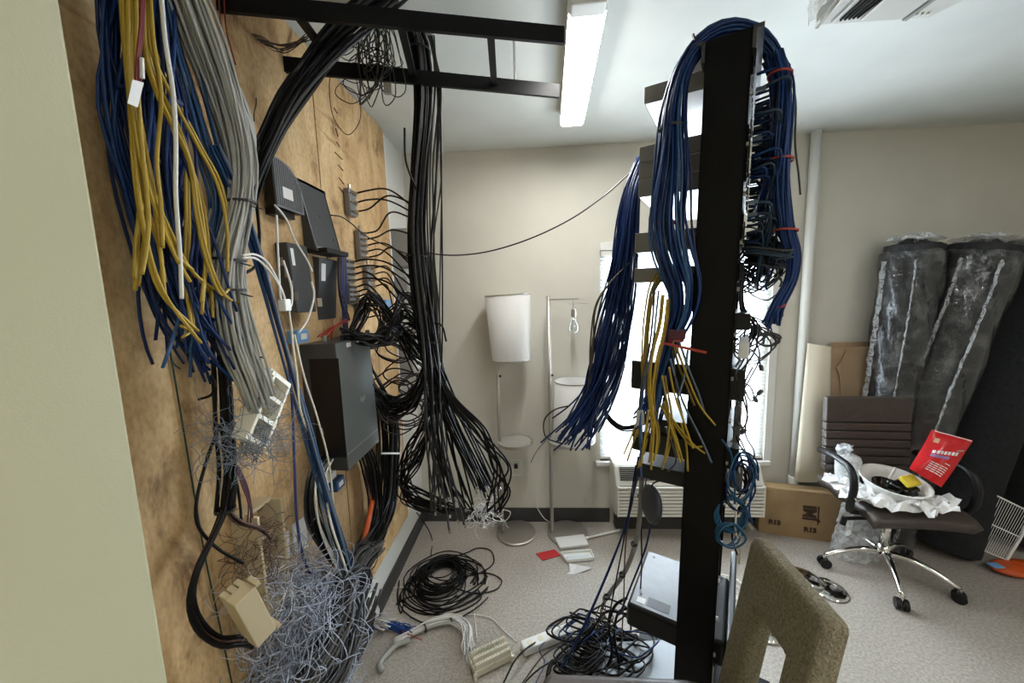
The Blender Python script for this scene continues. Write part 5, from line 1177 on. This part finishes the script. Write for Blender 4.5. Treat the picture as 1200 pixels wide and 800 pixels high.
for xx in (x0 + .012, x1 - .012, .94): MB().box((xx - .006, yf - .0165, .176), (xx + .006, yf + .02, .372)).build('grille_stile', CRM, t, bevel=.002)
for k in range(7):
    a = .40 + k * .0105; MB().bar((x0 + .03, yf + .012 + k*.0062, a + .004), (x0 + .42, yf + .012 + k*.0062, a + .004), .004, .006).build('top_vent_slat', GREYD, t)
MB().box((x1 - .13, yf + .03, .455), (x1 - .03, yf + .052, .478)).build('control_flap', GREYM, t, bevel=.003)
MB().box((x0 + .03, yf + .13, .0), (x1 - .03, yb - .01, .156)).build('sub_base', mat('dark_sleeve', (.04, .038, .036), .6), t)  # dark block stands for the shaded gap under the unit

# ================================================================== RIGHT SIDE
# kraft wrapped pack
t = thing('kraft_wrapped_pack', 'kraft paper wrapped pack with dark print leaning by the wall', 'package', (1.64, 2.27, 0))
A, B_ = Vector((1.43, 2.30, 0)), Vector((1.90, 2.185, 0)); ex = (B_ - A).normalized(); ey = Vector((-ex.y, ex.x, 0)); Lb = (B_ - A).length
PM = frameM(A, ex, ey, (0, 0, 1)); rg = random.Random(5)
def packface(u, v):
    x = Lb * u; z = .305 * v; r_ = .010 * min(1, 6*min(u, 1-u)) ; return PM @ Vector((x, -r_ - .004*rg.random()*min(1, 8*min(v, 1-v)) + .012*max(0, v - .9)*10*.5, z))
MB(PM).box((0, 0.004, 0), (Lb, .088, .30)).build('contents', KRAFT, t, bevel=.012, seg=3)
MB().grid(packface, 14, 9).build('paper_face', KRAFT, t, smooth=True)
MB(PM).box((-.002, -.004, .24), (Lb + .002, .09, .31)).build('folded_top', KRAFT, t, bevel=.02, seg=3)
def ptxt(s, size, x, z, rot, nm, sx=1.0): text_mesh(s, size, PM @ Matrix.Translation((x, -.0165, z)) @ Matrix.Rotation(math.radians(90), 4, 'X') @ Matrix.Rotation(rot, 4, 'Z'), INK, t, nm, sx=sx, ext=.002, bold=size*.03)
ptxt('JM', .095, .265, .165, math.radians(90), 'printed_logo', .75)
MB(PM).box((.225, -.0185, .205), (.295, -.0145, .222)).build('printed_bar', INK, t)
MB(PM).box((.305, -.0185, .105), (.309, -.0145, .225)).build('printed_line', INK, t)
ptxt('R13', .042, .27, .065, 0, 'printed_text'); ptxt('R13', .042, .08, .085, 0, 'printed_text')
# opened carton
t = thing('opened_carton', 'opened brown carton with pale side flap standing between pipe and chair', 'carton', (1.80, 2.3, .31))
c = [Y(974, 408, 2.30), Y(1036, 406, 2.31), Y(1030, 560, 2.28), Y(971, 560, 2.27)]
MB().prism(c, (0, .012, 0)).build('front_flap', CARD, t, bevel=.001)
def sidef(u, v):
    A_, B2_ = Y(946, 402, 2.33), Y(974, 406, 2.30); C2, D2 = Y(971, 562, 2.27), Y(931, 564, 2.30)
    p_ = A_.lerp(B2_, u).lerp(D2.lerp(C2, u), v); return p_ + Vector((0, -.02 * math.sin(math.pi * u), 0))
MB().grid(sidef, 10, 6).build('side_flap', mat('cream_card', (.70, .63, .50), .7), t, solid=.004, smooth=True)  # cream tone puts the window light on this flap into its colour
c = [Y(975, 401, 2.345), Y(1037, 400, 2.36), Y(1030, 560, 2.34), Y(972, 560, 2.33)]
MB().prism(c, (0, .010, 0)).build('rear_flap', CARD, t, bevel=.001)
c = [Y(992, 410, 2.292), Y(1034, 409, 2.315), Y(1028, 470, 2.30), Y(986, 470, 2.283), Y(984, 440, 2.284), Y(980, 430, 2.285), Y(986, 424, 2.286)]
MB().prism(c, (0, .004, 0)).build('torn_layer', mat('inner_cardboard', (.32, .225, .135), .8), t)
# carpet rolls
FOLD = film('film_fold', (.72, .75, .78), .62, rough=.18, bump=.8, bscale=40)  # whiter film paints the bright streaks where folds catch the light
def roll(name, label, base, top, r, m, wrap=False, seed=1):
    t = thing(name, label, 'carpet roll', base)
    ax = (Vector(top) - Vector(base)); L_ = ax.length; ez = ax.normalized(); ex = ez.cross(Vector((0, 1, 0))).normalized(); ey = ez.cross(ex)
    M = frameM(base, ex, ey, ez); rg_ = np.random.default_rng(seed)
    n = 40; mb = MB(M); prof = []
    for i in range(9): prof.append((r * (1 + .012 * math.sin(i * 2.1 + seed)), L_ * i / 8))
    mb.lathe([(.03, .0)] + prof + [(r * .8, L_ + .002), (.03, L_ + .001)], n=n).build('carpet', m, t, smooth=False)
    mb = MB(M)                       # spiral edge on the end
    sp = [(.03 + (r - .035) * a / 40) for a in range(41)]
    mb.tube([(s_ * math.cos(i * .6), s_ * math.sin(i * .6), L_ + .004) for i, s_ in enumerate(sp)], .004, 4); mb.build('roll_edge', m, t)
    x_ = r * .985
    MB(M).bar((x_*math.cos(3.9), x_*math.sin(3.9), 0), (x_*math.cos(3.9), x_*math.sin(3.9), L_), .012, .012).build('loose_edge', m, t)
    if wrap:
        def f(u, v):
            a = 2*math.pi*u; z = -.01 + (L_ + .06) * v
            k = r * 1.02 + .008 * abs(math.sin(5*a + 9*v*3 + seed)) * (.4 + v) + .006 * math.sin(23*v + 3*a)
            if v > .95: k *= 1 - (v - .95) * 16
            return M @ Vector((k*math.cos(a), k*math.sin(a), z))
        MB().grid(f, 49, 60).build('plastic_wrap', FILM, t, smooth=True)
        for fa, w_ in ((-.35, .16), (.32, .10), (1.2, .06)) if seed == 5 else ((-.1, .20), (.9, .05)):
            def ff(u, v, fa=fa, w_=w_):
                z = L_ * (.02 + .93 * v); a = fa + w_ * (u - .5) + .03 * math.sin(9*v) + .012 * rg_.normal()
                k = r * 1.02 + .012 + .016 * math.sin(math.pi * u) + .0035 * rg_.normal(); return M @ Vector((k*math.cos(a), k*math.sin(a), z))
            MB().grid(ff, 4, 70).build('film_fold', FOLD, t, smooth=True)
        def fc2(u, v):
            a = 2*math.pi*u; k = r * (1.0 - .9*v) + .012*rg_.normal(); return M @ Vector((k*math.cos(a), k*math.sin(a), L_ + .03 + .035*v + .010*rg_.normal()))
        MB().grid(fc2, 22, 6).build('gathered_top', BAGF, t)
    return t
roll('carpet_roll', 'plastic wrapped charcoal carpet roll standing nearest the carton', Vector((2.08, 2.245, .006)), Vector((2.155, 2.245, 1.77)), .122, CARPETG, True, 2)
roll('carpet_roll', 'plastic wrapped charcoal carpet roll leaning right in the middle of the row', Vector((2.07, 2.21, .03)), Vector((2.44, 2.165, 1.74)), .140, CARPETG, True, 5)
b3 = onz(1103, 642, 0); roll('carpet_roll', 'unwrapped black carpet roll leaning beside the red bag', Vector((b3.x - .01, b3.y - .0, .04)), Vector((2.79, 2.22, 1.74)), .155, CARPET, False, 7)
roll('carpet_roll', 'unwrapped black carpet roll at the far right edge behind the wire shelf', Vector((2.90, 2.20, .03)), Vector((3.14, 2.22, 1.76)), .165, CARPET, False, 9)
# wire shelf panel
t = thing('wire_shelf', 'white wire shelf panel propped at the right edge', 'wire shelf', onz(1160, 645, 0))
A, B_, C_, D_ = Y(1167, 580, 2.02), Y(1212, 602, 1.97), Y(1180, 656, 1.99), Y(1139, 639, 2.04)
A, B_, C_, D_ = [Vector(v) for v in (A, B_, C_, D_)]
dz = min(C_.z, D_.z) - .006
for v in (A, B_, C_, D_): v.z -= dz if False else 0
MB().cyl(A, B_, .004, 8).build('top_rod', WHITEP, t); MB().cyl(D_, C_, .003, 8).build('bottom_rod', WHITEP, t)
MB().cyl(A.lerp(D_, .5), B_.lerp(C_, .5), .0035, 8).build('middle_rod', WHITEP, t)
cable(t, [B_ + Vector((.01, 0, .0)), B_.lerp(C_, .3) + Vector((-.01, 0, 0)), B_.lerp(C_, .42), C_], .0065, WHITEP, name='side_rod')
for k in range(17):
    u_ = k / 16; MB().cyl(A.lerp(B_, u_), D_.lerp(C_, u_), .0012, 5).build('wire', WHITEP, t)
# orange bag
t = thing('orange_bag', 'orange plastic bag with blue patch on floor at right edge', 'bag', onz(1185, 665, 0)); rg = random.Random(8)
c = onz(1196, 672, .0)
def bagf(u, v):
    a = 2*math.pi*u; ph = math.pi*(v - .5); w_ = math.cos(ph); return Vector((c.x + .15*w_*math.cos(a), c.y + .07*w_*math.sin(a), .028 + .026*math.sin(ph) + .006*rg.random()*w_))
MB().grid(bagf, 20, 9).build('bag_body', ORBAG, t, smooth=True)
q = onz(1166, 663, .045); MB().box((q.x - .025, q.y - .02, .046), (q.x + .03, q.y + .02, .052)).build('blue_patch', LBLUE, t, bevel=.002)
# shiny metal lids on the floor
for (px, py, r_, lab) in ((970, 690, .085, 'shiny metal lid lying flat on the floor behind the fabric chair'), (946, 682, .075, 'shiny metal lid propped on the other behind the fabric chair'), (898, 742, .055, 'shiny metal lid seen through the fabric chair opening')):
    q = onz(px, py, .004); t = thing('metal_lid', lab, 'lid', q)
    M = Matrix.Translation(q + Vector((0, 0, .004 if 'propped' not in lab else .03))) @ Matrix.Rotation(math.radians(0 if 'propped' not in lab else 14), 4, 'Y')
    MB(M).lathe([(.001, .016), (r_*.5, .014), (r_*.85, .008), (r_, .0), (r_*1.02, -.003), (r_*.98, -.002), (r_*.8, .005), (.001, .012)], n=36).build('dish', CHROME, t, smooth=True)
    MB(M).lathe([(.006, .014), (.008, .024), (.012, .028), (.001, .031)], n=12).build('knob', BLACKP, t)
# white basket behind the rack
t = thing('wire_basket', 'small white plastic basket on the floor behind the rack post', 'basket', onz(851, 712, 0))
q = onz(852, 715, 0)
for z, r_ in ((.004, .060), (.05, .066), (.10, .072), (.13, .076)):
    MB().tube([(q.x + r_*math.cos(a), q.y + r_*math.sin(a), z) for a in np.linspace(0, 6.2832, 25)], .003, 5, cap=False).build('hoop', WHITEP, t)
for k in range(18):
    a = 2*math.pi*k/18; MB().bar((q.x + .06*math.cos(a), q.y + .06*math.sin(a), .004), (q.x + .076*math.cos(a), q.y + .076*math.sin(a), .13), .005, .003).build('stave', WHITEP, t)
MB().cyl((q.x, q.y, .0), (q.x, q.y, .005), .06, 24).build('bottom', WHITEP, t)

# ================================================================== OFFICE CHAIR
CC = Vector((1.87, 1.95, 0)); ang = math.radians(-5)
oc = thing('office_chair', 'brown leather office chair with chrome base by the carpet rolls', 'chair', CC)
OM = Matrix.Translation(CC) @ Matrix.Rotation(ang, 4, 'Z')         # local: y+ toward the backrest
for k in range(5):
    a = math.radians(-112 + 72*k); L_ = .27
    e_ = Vector((math.cos(a), math.sin(a), 0))
    pts_ = [e_*.02 + Vector((0, 0, .125)), e_*.10 + Vector((0, 0, .13)), e_*.19 + Vector((0, 0, .105)), e_*L_ + Vector((0, 0, .068))]
    leg = MB(OM).tube(cat(pts_, 14), list(np.linspace(.019, .012, 14)), 10).build('leg', CHROME, oc, smooth=True)
    p_ = e_ * L_; s_ = Vector((-e_.y, e_.x, 0))
    mb = MB(OM)
    for sg in (-1, 1): mb.cyl(p_ + s_*sg*.006 + Vector((0, 0, .027)), p_ + s_*sg*.024 + Vector((0, 0, .027)), .027, 18)
    mb.build('caster', BLACKP, leg, bevel=.003)
    MB(OM).cyl(p_ + Vector((0, 0, .03)), p_ + Vector((0, 0, .07)), .008, 10).build('caster_stem', CHROME, leg)
MB(OM).cyl((0, 0, .09), (0, 0, .17), .028, 20).build('hub', CHROME, oc, smooth=True)
MB(OM).cyl((0, 0, .16), (0, 0, .30), .022, 20).build('gas_column', CHROME, oc, smooth=True)
MB(OM).cyl((0, 0, .29), (0, 0, .335), .030, 20).build('column_sleeve', BLACKP, oc)
MB(OM).box((-.10, -.11, .325), (.10, .12, .365)).build('seat_mechanism', BLACKP, oc, bevel=.01)
lv = MB(OM).bar((-.09, -.05, .345), (-.25, -.07, .345), .016, .014).build('lever', BLACKP, oc, bevel=.003)
MB(OM).cyl((-.25, -.07, .352), (-.258, -.072, .312), .013, 12).build('lever_knob', BLACKP, lv)
def seat_f(u, v):
    x = -.215 + .43*u; y = -.215 + .42*v
    z = .425 + .012*math.cos((u - .5)*3) - .10*max(0, .16 - v)**1.3*3.2 + .004*math.sin(v*18)
    return OM @ Vector((x, y, z))
MB().grid(seat_f, 16, 24).build('seat', LEATHER, oc, solid=.055, smooth=True, bevel=.0)
bt, bb = .93, .50
for k in range(9):
    z0 = bb + (bt - bb) * k / 9; z1 = bb + (bt - bb) * (k + 1) / 9 - .004
    if k >= 6: 
        if k > 6: continue
        z1 = bt
    y_ = lambda z: .150 + .06 * (z - bb)
    MB(OM).hexa([(-.215, y_(z0), z0), (.215, y_(z0), z0), (.215, y_(z0) + .04, z0), (-.215, y_(z0) + .04, z0), (-.215, y_(z1), z1), (.215, y_(z1), z1), (.215, y_(z1) + .04, z1), (-.215, y_(z1) + .04, z1)]).build('backrest_channel', LEATHER, oc, bevel=.008, seg=3)
MB(OM).hexa([(-.205, .17, .50), (.205, .17, .50), (.205, .20, .50), (-.205, .20, .50), (-.205, .20, .92), (.205, .20, .92), (.205, .222, .92), (-.205, .222, .92)]).build('backrest_shell', LEATHER, oc, bevel=.006)
for s in (-1, 1):
    cable(oc, [OM @ Vector(v) for v in ((s*.245, -.09, .405), (s*.265, -.12, .46), (s*.265, -.135, .56), (s*.262, -.10, .63), (s*.258, -.02, .645), (s*.25, .08, .64), (s*.235, .17, .62))], .017, BLACKP, sides=10, n=40, name='armrest')
    MB(OM).bar((s*.20, -.09, .40), (s*.25, -.09, .405), .04, .02).build('arm_bracket', BLACKP, oc)
# things on the chair
SZ = .466
bw = thing('white_bowl', 'white plastic bowl holding dark utensils on the office chair seat', 'bowl', OM @ Vector((-.03, -.02, SZ)))
bc = OM @ Vector((-.02, -.03, SZ))
BM = Matrix.Translation(bc) @ Matrix.Rotation(math.radians(10), 4, 'X')
MB(BM).lathe([(.001, .002), (.085, .002), (.115, .05), (.132, .085), (.140, .088), (.140, .092), (.130, .091), (.112, .052), (.082, .008), (.001, .008)], n=44).build('bowl_shell', WHITEP, bw, smooth=True)
t = thing('black_container', 'glossy black round container lying in the white bowl', 'container', bc + Vector((-.03, 0, .02)))
MB(BM @ Matrix.Translation((-.035, -.005, .012))).lathe([(.001, 0), (.045, 0), (.058, .05), (.060, .062), (.052, .060), (.044, .03), (.001, .025)], n=30).build('shell', BLKFOOD, t, smooth=True)
t = thing('black_container', 'glossy black folded container under the yellow sponge', 'container', bc + Vector((.05, 0, .02)))
MB(BM @ Matrix.Translation((.045, -.01, .05)) @ Matrix.Rotation(.4, 4, 'Z')).box((-.05, -.05, -.035), (.045, .045, .022)).build('shell', BLKFOOD, t, bevel=.015, seg=3)
t = tag(MB(BM @ Matrix.Translation((.055, -.02, .100)) @ Matrix.Rotation(.25, 4, 'Z') @ Matrix.Rotation(.5, 4, 'X')).box((-.042, -.028, -.010), (.042, .028, .012)).build('yellow_sponge', YELSP, bevel=.006), 'yellow sponge lying on top of the white bowl', 'sponge')
t = tag(MB().cyl(bc + Vector((.0, .02, .06)), bc + Vector((.045, .03, .135)), .005, 8).build('plastic_stick', WHITEP), 'short white plastic stick standing in the bowl', 'stick')
t = thing('plastic_cup', 'crumpled clear plastic cup bag beside the armrest', 'cup', OM @ Vector((-.15, .10, SZ)))
cc_ = OM @ Vector((-.15, .08, SZ + .0)); rg = random.Random(4)
MB().lathe([(.001, 0), (.048, 0), (.055, .08), (.058, .14), (.050, .16), (.03, .17), (.001, .172)], cc_, 26).build('cup_wall', CLEARP, t, smooth=True)
def knot(u, v):
    a = 2*math.pi*u; return cc_ + Vector((-.02, 0, .15 + .07*v)) + Vector((math.cos(a), math.sin(a), 0)) * (.015 + .03*v*rg.random() + .01*math.sin(3*a))
MB().grid(knot, 13, 6).build('knotted_top', BAGF, t, solid=.001)
# white napkins / cloth under the bowl
t = thing('white_napkins', 'crumpled white napkins spread under and beside the bowl', 'napkins', OM @ Vector((-.12, -.10, SZ)))
rg = random.Random(12)
for (x, y, w_, h_, r_) in ((-.20, -.02, .12, .12, .3), (-.19, -.12, .13, .10, -.4), (-.08, -.16, .16, .10, .1), (.05, -.17, .15, .09, -.2), (.13, -.10, .12, .12, .4), (-.22, .06, .09, .10, .8), (-.14, -.05, .12, .12, 1.1), (-.23, -.10, .12, .12, .9), (-.19, .02, .13, .11, -.6), (.0, -.19, .12, .09, .7)):
    M = OM @ Matrix.Translation((x, y, SZ + .006)) @ Matrix.Rotation(r_, 4, 'Z')
    zz = [[rg.uniform(0, .05) for _ in range(6)] for _ in range(6)]
    def nf(u, v, M=M, w_=w_, h_=h_, zz=zz): return M @ Vector(((u - .5)*w_*(1 + .1*math.sin(5*v)), (v - .5)*h_, zz[int(u*5)][int(v*5)]))
    MB().grid(nf, 6, 6).build('napkin', PAPER, t, solid=.0012)
# red snack bag
t = thing('red_snack_bag', 'upright red foil snack bag with white lettering on the office chair', 'bag', Y(1100, 560, 1.93))
K = [Y(1092, 503, 1.89), Y(1141, 516, 1.85), Y(1103, 571, 1.79), Y(1066, 549, 1.85)]       # tl, tr, br, bl
nrm = ((K[1] - K[0]).cross(K[3] - K[0])).normalized()
if nrm.y > 0: nrm = -nrm
def bg(u, v, s=1.0, o_=0.0):
    p_ = K[0].lerp(K[1], u).lerp(K[3].lerp(K[2], u), v); return p_ + nrm * (s * .028 * (math.sin(math.pi*u) * math.sin(math.pi*v)) ** .6 + o_ + .0025*math.sin(17*u + 5*v))
MB().grid(lambda u, v: bg(u, v, 1), 14, 16).build('front_foil', REDBAG, t, smooth=True)
MB().grid(lambda u, v: bg(u, v, -1, -.001), 14, 16).build('back_foil', REDBAG, t, smooth=True)
def bp_(u0, u1, v0, v1, m, nm, n=6, sk=0.0): MB().grid(lambda u, v: bg(u0 + (u1 - u0)*u, v0 + (v1 - v0)*v - sk*(u0 + (u1 - u0)*u), 1, .0016), n, 3).build(nm, m, t)
bp_(.06, .97, .012, .03, PAPER, 'sealed_edge')
bp_(.12, .24, .17, .27, PALEORANGE, 'round_badge')
for k in range(7): bp_(.20 + .085*k, .262 + .085*k, .47 - .004*k, .54 - .004*k, PAPER, 'lettering', 3, .16)
bp_(.2, .62, .56, .62, PURPLE, 'lettering_shadow', 6, .16)
bp_(.7, .9, .50, .53, GREY, 'swoosh', 4, .3)
for k in range(5):
    for q_ in range(4): bp_(.28 + .13*q_, .39 + .13*q_, .67 + .042*k, .685 + .042*k, PAPER, 'fine_print', 3)
bp_(.60, .78, .60, .615, PAPER, 'fine_print', 3)
# clear bag under the chair and behind
t = thing('clear_plastic_bag', 'crumpled clear plastic bag on the floor under the office chair', 'bag', Vector((1.83, 2.08, 0))); rg = random.Random(6)
def cb(u, v):
    a = 2*math.pi*u; r_ = (.11 - .05*v) * (1 + .25*rg.random()); return Vector((1.83 + r_*math.cos(a), 2.08 + r_*.6*math.sin(a), .006 + .36*v))
MB().grid(cb, 18, 12).build('bag_film', BAGF, t)
t = thing('clear_plastic_sheet', 'small clear plastic sheet leaning behind the chair column', 'plastic sheet', Vector((1.98, 2.06, 0)))
MB().grid(lambda u, v: Vector((1.93 + .14*u, 2.08 + .015*rg.random(), .03 + .22*v)), 6, 6).build('sheet', BAGF, t, solid=.0008)

# ================================================================== FABRIC CHAIR
fc = thing('fabric_chair', 'olive woven fabric chair with open back and brown leather seat in the foreground', 'chair', Vector((.35, .78, 0)))
ft, nt_, fb = onz(880, 624, .90), onz(969, 727, .90), onz(838, 800, .47)
nb_ = onz(944, 812, .55)
# outer outline of the open back: top far, top near, bottom near, bottom far
down = (fb - ft); across = (nt_ - ft)
Qc = [ft, nt_, nt_ + down, ft + down]
thick = across.cross(down).normalized()
if thick.x < 0: thick = -thick
thick *= .055
def fp(u, v): return ft + across*u + down*v
def member(u0, v0, u1, v1, nm):
    c = [fp(u0, v0), fp(u1, v0), fp(u1, v1), fp(u0, v1)]
    MB().prism(c, thick).build(nm, FABRIC, fc, bevel=.016, seg=4)
def backframe():
    # one padded frame with a window cut through
    o_ = [(0, 0), (1, 0), (1, 1), (0, 1)]; i_ = [(.30, .36), (.70, .36), (.70, .80), (.30, .80)]
    vs = [fp(*q) for q in o_] + [fp(*q) for q in i_]; vs += [v + thick for v in vs]
    fs = []
    for k in range(4):
        n = (k + 1) % 4
        fs += [(k, n, 4 + n, 4 + k), (8 + n, 8 + k, 12 + k, 12 + n), (n, k, 8 + k, 8 + n), (4 + k, 4 + n, 12 + n, 12 + k)]
    mb = MB(); mb.add(vs, fs); return mb
backframe().build('back_frame', FABRIC, fc, bevel=.018, seg=4)
mb = MB()
for e_ in (0.02, .98):
    for k in range(26):
        p_ = fp(1, .03 + .94*k/25) + thick * (.34 if e_ < .5 else .66); d_ = (across.normalized())
        mb.cyl(p_ - d_*.001, p_ + d_*.002, .0022, 6)
mb.build('piping_studs', mat('pale_stud', (.42, .37, .24), .5), fc)
sx1 = fb.x - .005
seatp = [(.02, .925), (.40, .918), (.47, .90), (.47, .64), (.40, .62), (.06, .62), (.0, .66), (.0, .89)]
MB().prism([(a, b, .435) for a, b in seatp], (0, 0, .07)).build('seat', LEATHER, fc, bevel=.02, seg=4)
DW = mat('dark_stained_wood', (.02, .013, .010), .4)
MB().prism([(a*.94 + .02, .78 + (b - .78)*.9, .40) for a, b in seatp], (0, 0, .035)).build('seat_rail', DW, fc, bevel=.003)
for a, b in ((.04, .88), (.04, .66), (.45, .88), (.45, .66)): MB().bar((a, b, 0), (a, b, .41), .035, .035).build('leg', DW, fc, bevel=.003)
for b in (.66, .88): MB().bar((.45, b, .36), (fp(.3 if b > .7 else .7, .98).x + thick.x*.5, b, fp(.5, .98).z + .02), .03, .03).build('back_upright', DW, fc, bevel=.003)
GROUPS = {'network_switch': 'network switches in the rack', 'carpet_roll': 'carpet rolls leaning on the wall', 'metal_lid': 'metal lids on the floor', 'punch_block': 'punch blocks', 'floor_lamp': 'floor lamps by the wall', 'utility_box': 'grey boxes in the corner', 'wall_jack': 'jack boxes around the enclosure', 'network_cable_bundle': 'network cable bundles', 'paper_sheet': 'papers on the plywood', 'rack_shelf_unit': 'flat black rack units', 'wall_switch_box': 'slim boxes on the plywood', 'black_container': 'black containers in the bowl'}
for o in bpy.data.objects:
    k = o.name.split('.')[0]
    if o.parent is None and k in GROUPS: o['group'] = GROUPS[k]
    if '_o' in o: del o['_o']
